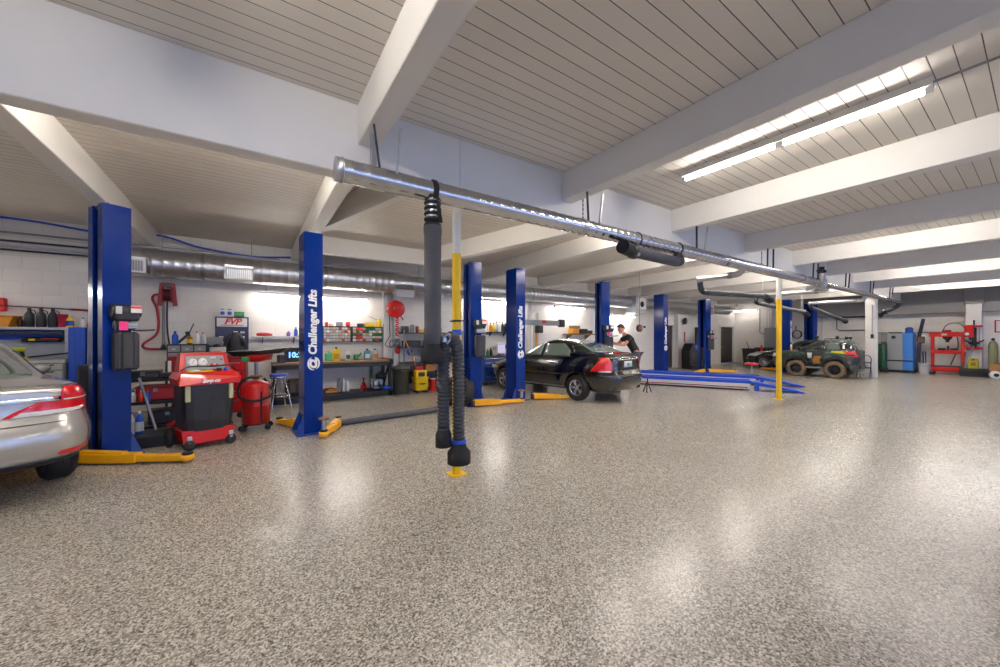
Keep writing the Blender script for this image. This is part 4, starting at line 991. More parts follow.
t = thing('floor_jack', 'low red trolley jack behind the red and black machine', 'jack', (-.98, 7.95, 0))
part('frame', B().bar((-.3, 0, .1), (.28, 0, .12), .22, .1, bev=.02), BLACK, t); part('lift_arm', B().bar((-.15, 0, .22), (.3, 0, .4), .08, .06, bev=.01), RED, t); part('saddle', B().lathe([(.06, .43), (.07, .45), (.07, .47)], (.3, 0, 0), 14), RED, t); part('handle', B().cyl((-.28, 0, .15), (-.5, .1, 1.0), .02, n=8), STEEL, t)
for x in (-.28, .26):
    for y in (-.13, .13): part('wheel', B().lathe([(.02, -.025), (.07, -.025), (.07, .025), (.02, .025)], (x, y, .07), 16, 'Y'), RED if x > 0 else BLACK, t)
t = thing('oil_tray', 'wide black drip tray on the floor behind the leftmost yellow lift arm', 'tray', (-1.25, 7.72, 0))
part('pan', B().prism([(-.45, 0), (.45, 0), (.52, .16), (-.52, .16)], lambda a, b: V(a, -.25, b), lambda a, b: V(a, .25, b)), BLACK, t); part('rim', B().box((0, 0, .165), (1.06, .54, .02), 0, .006), DSTEEL, t)
for i, (x, m) in enumerate(((-1.52, WHITEP), (-1.42, BPL))): bottle((x, 7.75, .178), .05, .34, m, BPL if i == 0 else WHITEP, '%s fluid bottle standing on the wide black drip tray' % ['white', 'blue'][i], lab=LGREY)

# ------------------------------------------------------------ red and black refrigerant machine (front)
t = thing('recovery_machine', 'red and black wheeled refrigerant machine with two round gauges', 'machine', (-.6, 7.24, 0), R(17)); t.scale = (.82, .9, .965)
part('base', B().prism([(-.36, .1), (.36, .1), (.39, .3), (-.39, .3)], lambda a, b: V(a, -.3, b), lambda a, b: V(a, .28, b)), RED, t)
b = B(); lv = []
for z, hx, yf in ((.28, .35, -.28), (.45, .37, -.31), (.8, .385, -.34), (1.0, .39, -.35)):
    lv.append([V(x, y, z) for x, y in ((-hx, .28), (-hx, yf+.08), (-hx+.05, yf+.015), (-hx*.6, yf-.02), (0, yf-.035), (hx*.6, yf-.02), (hx-.05, yf+.015), (hx, yf+.08), (hx, .28))])
b.rings(lv, smooth=False); sh_ = part('shroud', b, mat('charcoal_shroud', '1e1f24', .4), t, 'dark plastic front shroud')
v = B()
for k in range(6): v.bar((-.21, -.368+.003*k, .93-.045*k), (.21, -.368+.003*k, .93-.045*k), .03, .014)
part('vent_slat', v, BLACK, sh_)
for s in (-1, 1): part('corner_panel', B().box((s*.315, -.345, .86), (.075, .04, .24), s*.3, .012), mat('cream_panel', 'b9b48c', .5), sh_, 'pale corner panel')
part('hopper', B().prism([(-.44, .99), (.44, .99), (.46, 1.08), (.40, 1.17), (-.40, 1.17), (-.46, 1.08)], lambda a, b: V(a, -.40+max(0, b-1.08)*1.1, b), lambda a, b: V(a, .28, b)), RED, t)
part('console', B().prism([(-.39, 1.12), (.39, 1.12), (.34, 1.46), (-.34, 1.46)], lambda a, b: V(a, -.12+(b-1.12)*.45, b), lambda a, b: V(a, .26, b)), RED, t)
Mc = lambda x, z, d=.0: V(x, -.128+(z-1.12)*.45-d, z)
fp = B(); fp.prism([(-.3, 1.2), (.3, 1.2), (.28, 1.41), (-.28, 1.41)], lambda a, b: Mc(a, b, .012), lambda a, b: Mc(a, b, -.01)); part('fascia', fp, GREY, t)
Q = Matrix.Rotation(math.atan(.45)*-1, 4, 'X')
for x in (-.19, -.04):
    c = Mc(x, 1.31, .014); G = B(Matrix.Translation(c) @ Q)
    g = part('gauge', G.lathe([(.066, .01), (.07, -.005), (.07, -.012), (.0, -.012)], n=22, axis='Y'), WHITEP, t, 'white dial')
    part('needle', B(Matrix.Translation(c) @ Q).bar((-.01, -.016, -.01), (.03, -.016, .035), .004, .006), BLACK, g)
for x, z, m, d in ((.12, 1.38, LGREY, (.09, .02, .03)), (.13, 1.27, RPL, (.12, .02, .025)), (.25, 1.35, RPL, (.03, .02, .03)), (.13, 1.27, WHITEP, (.03, .03, .02))): part('button', B(Matrix.Translation(Mc(x, z, .016)) @ Q).box((0, 0, 0), d, 0, .004), m, t)
letters('Snap-on', .078, frame_mat(V(0, -.428, 1.045), (1, 0, 0), (0, 0, 1)), WHITEP, t, .3, .004)
part('manual', B().box((-.12, -.24, 1.185), (.34, .16, .02), .1, .003), YPL, t, 'yellow and white booklet'); part('manual_cover', B().box((-.2, -.245, 1.2), (.14, .14, .012), .1), WHITEP, t)
part('charging_hose', B().tube(smooth_pts([(-.36, -.1, 1.2), (-.25, -.22, 1.26), (.1, -.2, 1.25), (.3, -.22, 1.26), (.42, -.2, 1.2), (.46, -.1, 1.0)], 6), .012, 8), BLACK, t)
part('coupler', B().box((.16, -.26, 1.2), (.05, .1, .05), .3, .01), BLACK, t); part('coupler', B().box((.27, -.24, 1.2), (.05, .08, .05), .3, .01), BPL, t, 'blue coupler')
part('axle_tray', B().bb(-.3, -.22, .08, .3, .24, .12), DRED, t)
for x in (-.28, .33): part('caster', B().lathe([(.02, -.03), (.075, -.03), (.085, -.015), (.085, .015), (.075, .03), (.02, .03)], (x, -.28, .086), 18, 'Y'), RUBBER, t); part('caster_fork', B().box((x, -.26, .16), (.07, .1, .12), 0, .01), LGREY, t)
part('wheel', B().lathe([(.04, -.04), (.13, -.04), (.14, -.02), (.14, .02), (.13, .04), (.04, .04)], (.46, .24, .141), 22, 'X'), RUBBER, t)
part('wheel', B().lathe([(.04, -.04), (.13, -.04), (.14, -.02), (.14, .02), (.13, .04), (.04, .04)], (-.46, .24, .141), 22, 'X'), RUBBER, t)
# red tool cart behind it
t = thing('tool_cart', 'dark red upright tool cart with a white stripe behind the refrigerant machine', 'cart', (-.68, 9.5, 0), R(-4))
part('body', B().box((.0, 0, .66), (1.2, .5, 1.1), 0, .015), DRED, t); part('lid', B().box((0, 0, 1.24), (1.24, .54, .07), 0, .012), DRED, t); part('corner_strip', B().box((-.59, -.255, .75), (.05, .02, .9)), WHITEP, t)
for k in range(5): d = part('drawer', B().box((.05, -.26, .3+.19*k), (1.04, .02, .17), 0, .005), RED, t); part('drawer_handle', B().box((.05, -.275, .36+.19*k), (.9, .02, .02), 0, .004), STEEL, d)
for x in (-.5, .5):
    for y in (-.2, .2): part('caster', B().lathe([(.02, -.02), (.055, -.02), (.055, .02), (.02, .02)], (x, y, .056), 14, 'Y'), RUBBER, t)
# drawer cabinet and bits on it
t = thing('parts_cabinet', 'black small-parts drawer cabinet below the wall reel, behind the red cart', 'cabinet', (-1.12, 10.3, 0))
part('stand', B().bb(-.35, -.2, 0, .35, .2, 1.16, .01), DSTEEL, t); part('case', B().bb(-.33, -.17, 1.16, .33, .17, 1.5, .008), BLACK, t)
for r in range(2):
    for c in range(3): d = part('drawer', B().bb(-.31+.21*c, -.185, 1.19+.15*r, -.12+.21*c, -.17, 1.32+.15*r, .005), GREY, t); part('pull', B().bb(-.24+.21*c, -.2, 1.24+.15*r, -.19+.21*c, -.185, 1.255+.15*r), WHITEP, d)
bottle((-1.34, 10.3, 1.5), .055, .27, BPL, BLACK, 'blue spray bottle on the black small-parts drawer cabinet')
bottle((-1.1, 10.28, 1.5), .05, .2, mat('amber', '7a4a16', .3), BLACK, 'amber bottle in the middle of the small-parts drawer cabinet', lab=YPL)
bottle((-.98, 10.3, 1.5), .04, .27, WHITEP, RPL, 'white can with red cap on the small-parts drawer cabinet', 'can')
bottle((-.88, 10.32, 1.5), .045, .25, LGREY, RPL, 'grey can with red cap at the right end of the small-parts cabinet', 'can')
solo('grease_gun', B().cyl((-.12, 0, .0), (.06, 0, .2), .025).cyl((.06, 0, .2), (.14, 0, .42), .01).box((.04, 0, .22), (.08, .04, .06), .3, .01), BLACK, 'black grease gun leaning up on the small-parts drawer cabinet', 'tool', None, (-1.18, 10.34, 1.52))
t = thing('plastic_tub', 'pale tub of orange goods with black lid right of the drawer cabinet', 'tub', (-.62, 10.3, 1.16))
part('tub', B().box((0, 0, .14), (.28, .24, .26), 0, .02), LGREY, t); part('label', B().box((0, -.125, .12), (.14, .01, .14)), ORANGE, t); part('lid', B().sph((0, 0, .29), .1, 12, (1, 1, .5)), BLACK, t)
solo('side_bench', B().bb(-.76, 10.1, 0, -.45, 10.6, 1.15, .01), DSTEEL, 'dark narrow stand under the pale tub', 'stand')
solo('storage_box', B().box((0, 0, .1), (.3, .2, .2), 0, .01), GREY, 'grey box on the wall ledge left of the battery display', 'box', None, (-.72, 11.05, 1.45)); solo('wall_ledge', B().bb(-1.0, 10.9, 1.41, -.5, 11.29, 1.45, .005), DSTEEL, 'small dark ledge under the grey box on the block wall', 'shelf')
# battery display
t = thing('display_board', 'dark blue wall display with a white and red FVP header', 'display', (-.39, 11.12, 1.28))
part('frame', B().bb(-.33, -.05, 0, .33, .16, .86, .008), mat('navy_board', '17204a', .4), t); part('header', B().bb(-.30, -.06, .62, .30, -.045, .83), WHITEP, t)
letters('FVP', .2, frame_mat(V(0, -.063, .74), (1, 0, 0), (0, 0, 1)), RPL, t, .35, .008); part('header_line', B().bb(-.22, -.064, .645, .22, -.06, .66), RPL, t)
k = 0
for r in range(4):
    for c in range(4):
        if (r, c) in ((3, 0), (2, 1), (1, 1), (3, 1)) : continue
        part('price_card', B().bb(-.26+.14*c, -.058, .1+.12*r, -.17+.14*c, -.05, .15+.12*r), WHITEP if (r+c) % 3 else LGREY, t)
t = thing('jacket', 'black jacket hung over the display board', 'jacket', (-.36, 11.0, 1.3))
part('body', B().rings([[V(.03+w*math.cos(a), -.0+d*math.sin(a), z) for a in [2*PI*q/14 for q in range(14)]] for z, w, d in ((0, .16, .05), (.2, .15, .06), (.38, .12, .06), (.47, .05, .04))]), BLACK, t)
part('sleeve', B().tube([(.1, 0, .4), (.2, -.02, .25), (.24, -.02, .1)], [.05, .05, .04], 10), BLACK, t); part('sleeve', B().tube([(-.05, 0, .4), (-.14, -.02, .22), (-.17, -.02, .05)], [.05, .05, .04], 10), BLACK, t)
for i, x in enumerate((-.58, -.44)):
    t = thing('carton', 'white carton with blue mark on the display board, %s one' % ['left', 'right'][i], 'box', (x, 11.15, 2.145), 0, 'white cartons on the display board')
    part('box', B().box((0, 0, .11), (.13, .2, .22), 0, .004), WHITEP, t); part('mark', B().lathe([(.045, -.108), (.045, -.1)], (0, 0, .08), 14, 'Y'), BPL, t); part('print', B().box((0, -.102, .17), (.07, .006, .03)), GREY, t)
solo('carton', B().box((0, 0, .06), (.2, .2, .12), 0, .006), GREEN, 'low green carton right of the two white cartons on the display board', 'box', None, (-.25, 11.15, 2.145))
# ------------------------------------------------------------ red oil drainer
t = thing('oil_drainer', 'red waste-oil drum on casters with a wide black catch pan on top', 'oil drainer', (.07, 7.95, 0), R(-10))
part('drum', B().lathe([(.2, .12), (.215, .13), (.215, .42), (.219, .425), (.219, .44), (.215, .445), (.215, .78), (.19, .83), (.08, .87), (.06, .87)], n=28), RED, t)
part('skirt', B().lathe([(.19, .1), (.2, .11), (.2, .135)], n=28), BLACK, t)
for a in (35, 145, 215, 325):
    c = V(.24*math.cos(R(a)), .24*math.sin(R(a)), .05)
    w = part('caster', B().lathe([(.015, -.02), (.045, -.02), (.05, 0), (.045, .02), (.015, .02)], c, 16, 'Y'), RUBBER, t); part('caster_fork', B().bar(c+V(0, 0, .02), (c.x*.8, c.y*.8, .13), .05, .02), DSTEEL, w)
part('mast', B().cyl((0, 0, .86), (0, 0, 1.22), .028, n=12), STEEL, t); part('valve', B().box((0, -.02, .92), (.1, .1, .07), 0, .015).cyl((-.1, -.02, .95), (.1, -.02, .95), .02), mat('brass', 'b58a3a', .35, .8), t)
part('bowl', B().lathe([(.06, 1.2), (.24, 1.24), (.26, 1.33), (.26, 1.34)], n=26), RED, t)
part('catch_pan', B().prism([(-.36, -.28), (.1, -.32), (.46, -.16), (.5, .12), (.2, .3), (-.34, .26)], lambda a, b: V(a*.8, b*.8, 1.335+.05*a), lambda a, b: V(a*1.1, b*1.1, 1.40+.12*max(a, 0))), BLACK, t)
part('gauge_strip', B().box((.11, -.2, .42), (.03, .02, .55), .4, .005), BLACK, t)
part('drain_hose', B().tube(smooth_pts([(.05, -.05, .93), (-.14, -.14, .92), (-.25, -.12, .75), (-.2, -.2, .6), (0, -.255, .55), (.18, -.19, .57), (.25, -.05, .62), (.22, .1, .72), (.1, .1, .9)], 6), .02, 10), BLACK, t)
part('side_box', B().box((-.12, -.22, 1.27), (.12, .1, .08), 0, .01), GREEN, t, 'small green box')

# ------------------------------------------------------------ wall shelf, workbench and what stands on them
t = thing('wall_shelf', 'narrow white shelf on the wall left of the lettered lift post', 'shelf', (.62, 11.1, 1.64)); part('board', B().bb(-.62, -.15, 0, .9, .18, .03, .005), LGREY, t)
for x in (-.4, .3): part('bracket', B().prism([(.18, -.16), (.18, 0), (-.1, 0)], lambda a, b: V(x, a, b), lambda a, b: V(x+.02, a, b)), GREY, t)
t = thing('air_tool', 'red air tool lying on the narrow white wall shelf', 'tool', (.26, 11.05, 1.67)); part('body', B().tube([(-.16, 0, .04), (-.08, 0, .05), (.06, 0, .05), (.18, 0, .035)], [.03, .045, .045, .025], 12), RED, t); part('trigger', B().box((0, -.04, .03), (.1, .03, .03), 0, .008), DRED, t)
bottle((.80, 11.1, 1.67), .045, .14, mat('purple', '5a3f9a', .4), GREY, 'small purple tin on the narrow white wall shelf', 'tin'); bottle((.97, 11.1, 1.67), .045, .24, BPL, BPL, 'blue spray can on the narrow white wall shelf', 'can')
bottle((1.16, 11.1, 1.67), .03, .16, RPL, WHITEP, 'small red bottle beside the blue lift post on the narrow white shelf'); solo('cloth', B().box((0, 0, .02), (.14, .12, .04), .2, .015), YPL, 'yellow cloth on the narrow white wall shelf', 'cloth', None, (1.08, 11.02, 1.67))
t = thing('workbench', 'long black steel workbench with a brown top along the block wall', 'workbench', (1.88, 10.75, 0))
part('worktop', B().bb(-1.47, -.35, .96, 1.42, .42, 1.01, .006), WOOD, t); part('apron', B().bb(-1.47, -.34, .84, 1.42, -.28, .96, .006), BLACK, t)
part('lower_shelf', B().bb(-1.42, -.3, .1, 1.42, .4, .16, .006), DSTEEL, t); part('lower_rail', B().bb(-1.45, -.34, .0, 1.45, -.27, .13, .006), BLACK, t)
for x in (-1.42, 1.38):
    for y in (-.3, .36): part('leg', B().bb(x-.04, y-.04, 0, x+.04, y+.04, .96, .006), BLACK, t)
part('brace', B().bar((1.36, .3, .2), (1.36, -.25, .85), .05, .03), BLACK, t); part('green_post', B().bb(1.0, .34, .16, 1.08, .4, .96), mat('old_green', '2f5a4c', .5), t, 'green back post')
part('bench_end', B().bb(1.34, -.36, .88, 1.46, .42, 1.03, .02), BLACK, t)
t = thing('digital_clock', 'black digital clock with blue digits on the workbench beside the lettered post', 'clock', (.93, 10.75, 1.01))
part('case', B().box((0, 0, .19), (.5, .1, .36), 0, .012), BLACK, t)
DIG = lampmat('blue_led_digits', (.05, .45, 1), 2.2)
letters('10:37', .19, frame_mat(V(.03, -.053, .18), (1, 0, 0), (0, 0, 1)), DIG, t, 0, .006, 'digits')
t = thing('box_speaker', 'small black box speaker on the left end of the workbench', 'speaker', (.62, 10.65, 1.01)); part('case', B().box((0, 0, .1), (.17, .2, .2), .2, .02), BLACK, t); part('grille', B().box((.01, -.105, .1), (.12, .01, .14), .2), DSTEEL, t)
def jug(loc, m, cap, label, h=.29, lab=None, w=.15):
    t = thing('jug', label, 'jug', loc)
    part('body', B().rings([[V(x*w*k, y*w*.66*k, z*h) for x, y in ((-.5, -.3), (-.3, -.5), (.3, -.5), (.5, -.3), (.5, .3), (.3, .5), (-.3, .5), (-.5, .3))] for z, k in ((0, .95), (.04, 1), (.6, 1), (.78, .8), (.86, .4), (.9, .34))]), m, t)
    part('cap', B().lathe([(.03, h*.88), (.03, h), (.026, h*1.02)], n=12), cap, t)
    part('handle', B().tube(smooth_pts([(w*.42, 0, h*.62), (w*.5, 0, h*.76), (w*.3, 0, h*.86), (w*.1, 0, h*.86)], 4), .013, 8), m, t)
    if lab: part('label', B().box((0, -w*.34, h*.34), (w*.7, .008, h*.4)), lab, t)
solo('jug', B().box((0, 0, .11), (.18, .14, .22), 0, .02).lathe([(.03, .21), (.03, .25)], n=10), mat('mint', '5fc48a', .5), 'pale green can on the workbench just right of the lettered post', 'can', None, (1.72, 10.8, 1.01))
jug((1.9, 10.75, 1.01), YPL, GREEN, 'tall yellow jug with green cap on the workbench', .36, mat('ochre_label', 'c79a1a', .5), .2)
jug((2.2, 10.78, 1.01), WHITEP, WHITEP, 'white jug on the workbench right of the tall yellow jug', .28, GREEN)
solo('pouring_can', B().lathe([(.07, 0), (.075, .14), (.05, .16)], n=14).tube([(.06, 0, .1), (.12, 0, .16), (.13, 0, .2)], [.03, .025, .02], 8), GREEN, 'green pouring can on the workbench', 'can', None, (2.42, 10.78, 1.01))
jug((2.72, 10.8, 1.01), mat('teal_bottle', '4f9aa8', .35), BLACK, 'teal jug on the workbench right of the green pouring can', .3, WHITEP, .18); jug((2.94, 10.8, 1.01), LGREY, BLACK, 'grey jug on the workbench right of the teal jug', .3, mat('label_orange', 'd98a3a', .5), .18)
solo('lid', B().lathe([(.06, 0), (.065, .03), (.02, .06)], n=12), RPL, 'small red lid near the right end of the workbench', 'lid', None, (3.16, 10.7, 1.01))
# bolt bins above the bench
for i, (x0, x1) in enumerate(((1.62, 2.36), (2.38, 3.24))):
    t = thing('bolt_bin_rack', 'wall rack of many small bolt bins, %s' % ['next to the lettered post' if i == 0 else 'right one with green and red bins'][0], 'rack', (x0, 11.12, 1.5))
    W_ = x1-x0; part('frame', B().bb(0, -.02, 0, W_, .16, .02).bb(0, -.02, .43, W_, .16, .45).bb(0, -.02, 0, .02, .16, .45).bb(W_-.02, -.02, 0, W_, .16, .45).bb(0, .14, 0, W_, .16, .45), BLACK, t)
    nx = 9
    for r in range(5):
        for c in range(nx):
            m = random.choice([LGREY, LGREY, WHITEP, mat('salmon', 'd9a08a', .5), ORANGE if 0 else mat('peach', 'e0b090', .5), RPL if i else mat('rust', 'c0563a', .5), GREEN if i else LGREY, GREEN if i and random.random() < .5 else LGREY])
            w_ = (W_-.04)/nx; part('bin', B().prism([(-.03, 0), (.12, 0), (.12, .07), (.0, .07), (-.03, .045)], lambda a, b: V(.02+w_*c+.006, a, .024+.082*r+b), lambda a, b: V(.02+w_*(c+1)-.006, a, .024+.082*r+b)), m, t)
for (x, m, d, lb) in ((1.72, RPL, (.07, .1, .1), 'red tin on the left bolt bin rack'), (1.84, mat('salmon', 'd9a08a', .5), (.1, .1, .06), 'salmon box on the left bolt bin rack'), (2.05, GREY, (.16, .12, .12), 'grey box on the left bolt bin rack'), (2.28, RPL, (.1, .08, .12), 'red box above the join of the two bolt bin racks'),
    (2.62, DSTEEL, (.18, .1, .08), 'dark tool case on the right bolt bin rack'), (2.88, ORANGE if 0 else YPL, (.26, .12, .11), 'long yellow case on the right bolt bin rack')):
    solo('storage_box', B().box((0, 0, d[2]/2), d, .05, .012).box((0, 0, d[2]+.006), (d[0]*.9, d[1]*.9, .012), .05, .004), m, lb, 'box', None, (x, 11.14, 1.95))
t = thing('oil_can', 'yellow oil can with a long spout on the right bolt bin rack', 'can', (3.14, 11.12, 1.95)); part('body', B().lathe([(.07, 0), (.075, .16), (.04, .22), (.03, .24)], n=16), YPL, t); part('spout', B().tube([(-.02, 0, .2), (-.14, 0, .24), (-.28, 0, .3)], [.014, .01, .007], 8), GREY, t)
solo('steel_plate', B().box((0, 0, .0), (.2, .12, .02)), DSTEEL, 'flat steel plate lying on the bench left of the clock', 'plate', None, (.5, 10.5, 1.02))
# under the bench
t = thing('speaker_case', 'brown rounded speaker case under the left half of the workbench', 'case', (.95, 10.78, .16)); part('body', B().box((0, 0, .21), (.5, .4, .42), 0, .1), mat('brown_case', '4a3a34', .6), t); part('panel', B().box((.08, -.205, .2), (.22, .012, .2), 0, .01), BLACK, t)
for i, (x, m, h) in enumerate(((1.98, GREY, .36), (2.1, LGREY, .34), (2.2, WHITEP, .3))): bottle((x, 10.8, .16), .05, h, m, BLACK if i == 0 else WHITEP, '%s canister under the workbench, %s of three' % (['dark grey', 'silver', 'white'][i], ['left', 'middle', 'right'][i]), 'canister', 'canisters under the workbench')
solo('cardboard_tray', B().box((0, 0, .04), (.3, .3, .08), .1, .01).box((0, 0, .1), (.24, .24, .04), .3, .01), CARD, 'low brown tray of parts under the workbench', 'tray', None, (1.75, 10.75, .16))
t = thing('jack_stand', 'red jack stand under the workbench', 'stand', (2.6, 10.7, .16))
for a in (45, 135, 225, 315): part('leg', B().bar((.1*math.cos(R(a)), .1*math.sin(R(a)), 0), (.03*math.cos(R(a)), .03*math.sin(R(a)), .22), .04, .02), RED, t)
part('ratchet_post', B().bar((0, 0, .1), (0, 0, .34), .03, .03), DSTEEL, t); part('saddle', B().box((0, 0, .345), (.08, .05, .03), 0, .006), RED, t)
t = thing('engine_block', 'small grey engine on the lower shelf of the workbench', 'engine', (2.98, 10.75, .16))
part('block', B().box((0, 0, .16), (.3, .3, .3), 0, .03), STEEL, t); part('head_cover', B().box((.12, 0, .38), (.28, .22, .14), 0, .03), BLACK, t); part('pulley', B().lathe([(.03, -.2), (.1, -.2), (.1, -.16), (.03, -.16)], (-.06, 0, .18), 18, 'Y'), STEEL, t); part('manifold', B().tube(smooth_pts([(-.15, -.12, .3), (-.2, -.14, .2), (-.16, -.14, .08)], 4), .03, 10), GREY, t); part('filter', B().cyl((.05, -.16, .1), (.05, -.24, .1), .05), BLACK, t); part('cap', B().cyl((.08, 0, .45), (.08, 0, .5), .04), BLACK, t)
solo('basin', B().lathe([(.1, 0), (.16, .04), (.17, .1), (.15, .1), (.1, .03)], n=20), BPL, 'blue basin at the right end of the lower bench shelf', 'basin', None, (3.18, 10.5, .165))
# shop stool
t = thing('shop_stool', 'round shop stool with blue seat and chrome legs at the workbench', 'stool', (.52, 9.95, 0), R(15))
part('seat', B().lathe([(.17, .70), (.185, .72), (.185, .78), (.17, .80), (.02, .805)], n=24), BPL, t); part('seat_ring', B().lathe([(.187, .715), (.192, .725), (.192, .745), (.187, .75)], n=24), CHROME, t); part('foot_ring', B().rings([[V((.235+.012*math.cos(b))*math.cos(a), (.235+.012*math.cos(b))*math.sin(a), .3+.012*math.sin(b)) for b in [2*PI*q/8 for q in range(8)]] for a in [2*PI*q/24 for q in range(24)]], closed=True), CHROME, t)
for k in range(4): a = PI/4+k*PI/2; part('leg', B().tube([(.12*math.cos(a), .12*math.sin(a), .71), (.2*math.cos(a), .2*math.sin(a), .45), (.24*math.cos(a), .24*math.sin(a), .25), (.3*math.cos(a), .3*math.sin(a), .004)], .014, 8), CHROME, t)
# ------------------------------------------------------------ between the pilaster and the black car
t = thing('hose_reel', 'bright red round hose reel on the wall right of the workbench', 'reel', (3.58, 10.9, 2.49), R(-38))
part('disc', B().lathe([(.02, -.1), (.24, -.1), (.255, -.09), (.255, -.08), (.02, -.07)], n=26, axis='Y'), RED, t); part('disc', B().lathe([(.02, .08), (.24, .08), (.25, .09), (.25, .1), (.02, .1)], n=26, axis='Y'), RED, t)
part('wound_hose', B().lathe([(.1, -.07), (.2, -.06), (.215, -.03), (.2, 0), (.215, .03), (.2, .07), (.1, .08)], n=24, axis='Y'), BLACK, t); part('hub', B().cyl((0, -.14, 0), (0, .2, 0), .03), STEEL, t); part('hose_end', B().tube(smooth_pts([(.1, 0, -.18), (.2, -.05, -.26), (.24, -.05, -.34)], 5), .018, 8), RED, t)
part('bracket', B().bar((0, .1, 0), (0, .36, .04), .1, .05), DSTEEL, t); part('crank', B().bar((0, -.12, 0), (-.16, -.13, .02), .02, .02), DSTEEL, t)
t = thing('wall_sign', 'narrow vertical sign with red letters on the white pilaster under the red reel', 'sign', (3.70, 11.152, 1.95))
part('plate', B().bb(-.075, -.006, -.34, .075, .006, .34), WHITEP, t)
rl = B()
for kk in range(9): rl.bb(-.05, -.009, .26-.065*kk, .05, -.005, .30-.065*kk).bb(-.05 if kk % 2 else .02, -.009, .235-.065*kk, -.02 if kk % 2 else .05, -.005, .265-.065*kk)
part('red_characters', rl, RPL, t)
t = thing('wall_dispenser', 'steel and red wall unit with a hanging red box on the white pilaster', 'dispenser', (3.68, 11.06, 1.45)); part('fitting', B().sph((0, 0, 0), .08, 12).tube(smooth_pts([(-.05, 0, .05), (-.18, .02, .1), (-.22, .05, -.05), (-.08, .02, -.12)], 5), .016, 8), STEEL, t); part('box', B().box((.02, .02, -.2), (.12, .1, .2), 0, .01), RED, t); part('back_plate', B().box((0, .07, -.05), (.12, .04, .4), 0, .005), GREY, t)
t = thing('extension_cord', 'dark cord looped down the pale pilaster beside the bolt bins', 'cord', (3.44, 11.08, 1.4)); part('cord', B().tube(smooth_pts([(.0, 0, 1.0), (.01, 0, .5), (.02, 0, .3), (-.1, -.02, .1), (-.12, -.02, .0), (.05, -.02, -.06), (.14, -.02, .0)], 6), .01, 8), BLACK, t); part('plug', B().box((.15, -.02, .0), (.06, .04, .04), 0, .008), BLACK, t)
t = thing('trash_can', 'round grey-green trash can at the right end of the workbench', 'bin', (3.64, 10.62, 0)); part('barrel', B().lathe([(.2, 0), (.22, .02), (.24, .7), (.25, .7), (.26, .74), (.25, .78), (.225, .78), (.215, .1)], n=26), mat('olive_plastic', '4f5147', .6, noise=.1), t)
part('handle', B().bar((-.1, -.25, .66), (.1, -.25, .66), .05, .05, bev=.015), mat('olive_plastic', '4f5147', .6), t)
t = thing('shelf_unit', 'dark three-tier steel shelving behind the nearest hanging exhaust hose', 'shelving', (4.75, 10.95, 0))
for z in (.3, .88, 1.36, 1.79): part('shelf', B().bb(-1.0, -.25, z-.04, 1.0, .25, z, .006), DSTEEL, t)
for x in (-.98, .1, .98):
    for y in (-.23, .23): part('post', B().bb(x-.02, y-.02, 0, x+.02, y+.02, 1.85, .004), GREY, t)
def canlike(x, z, r, h, m, label, cat='can', y=10.88):
    t = thing('can', label, cat, (x, y, z)); part('body', B().lathe([(r*.96, 0), (r, .01), (r, h*.9), (r*.9, h*.95)], n=16), m, t); part('lid', B().lathe([(r*.9, h*.94), (r*.92, h), (.01, h*1.01)], n=16), LGREY if m is not LGREY else BLACK, t)
canlike(3.86, 1.79, .11, .2, DSTEEL, 'dark pot on the top shelf at the left end of the steel shelving', 'pot'); canlike(4.08, 1.79, .06, .24, GREY, 'grey canister beside the dark pot on the top shelf', 'canister'); canlike(4.24, 1.79, .05, .2, DRED, 'dark red can on the top steel shelf'); canlike(4.38, 1.79, .07, .1, YPL, 'low yellow tin on the top steel shelf', 'tin')
for (nm, x, z, d, m, lb) in (('storage_case', 4.05, 1.36, (.5, .3, .18), BLACK, 'long black case on the second shelf of the steel shelving'), ('storage_box', 4.6, 1.36, (.3, .3, .2), GREY, 'grey box on the second shelf behind the hanging hose'), ('storage_box', 4.32, .88, (.24, .2, .15), GREY, 'low grey box on the third steel shelf'), ('storage_box', 4.27, .585, (.24, .2, .17), RED, 'red box under the third shelf above the yellow mop bucket'),
    ('cardboard_box', 4.62, .58, (.3, .25, .22), CARD, 'brown cardboard box under the third shelf, right of the red box'), ('storage_box', 5.3, .88, (.4, .3, .3), DSTEEL, 'dark steel box on the third shelf seen right of the yellow pole')):
    t = thing(nm, lb, 'box', (x, 10.86, z)); part('body', B().box((0, 0, d[2]/2), d, 0, .01), m, t); part('lid', B().box((0, 0, d[2]-.015), (d[0]*1.03, d[1]*1.03, .03), 0, .006), m, t)
t = thing('storage_crate', 'black crate on the bottom shelf holding up the red and brown boxes', 'crate', (4.5, 10.9, .3)); part('walls', B().box((0, 0, .14), (.9, .36, .28), 0, .01), BLACK, t); part('rim', B().box((0, 0, .27), (.94, .4, .02), 0, .006), DSTEEL, t)
t = thing('covered_machine', 'grey cloth-covered machine on the third shelf beside the hanging hose', 'machine', (4.72, 10.75, .88)); part('cover', B().rings([[V(w*math.copysign(abs(math.cos(a))**.6, math.cos(a)), .2*math.copysign(abs(math.sin(a))**.6, math.sin(a)), z) for a in [2*PI*q/20 for q in range(20)]] for z, w in ((0, .27), (.2, .26), (.4, .22), (.5, .14), (.54, .05))]), mat('grey_cloth', '5a5855', .9), t); part('tie', B().box((0, -.2, .15), (.5, .02, .03), 0, .006), BLACK, t)
t = thing('cleaning_cloth', 'blue cloth hanging from the steel shelving beside the mop handle', 'cloth', (3.92, 10.66, 1.1)); part('cloth', B().rings([[V(w*math.cos(a), .03*math.sin(a), z) for a in [2*PI*q/10 for q in range(10)]] for z, w in ((0, .05), (.12, .09), (.22, .05), (.26, .02))]), DBLUE, t)
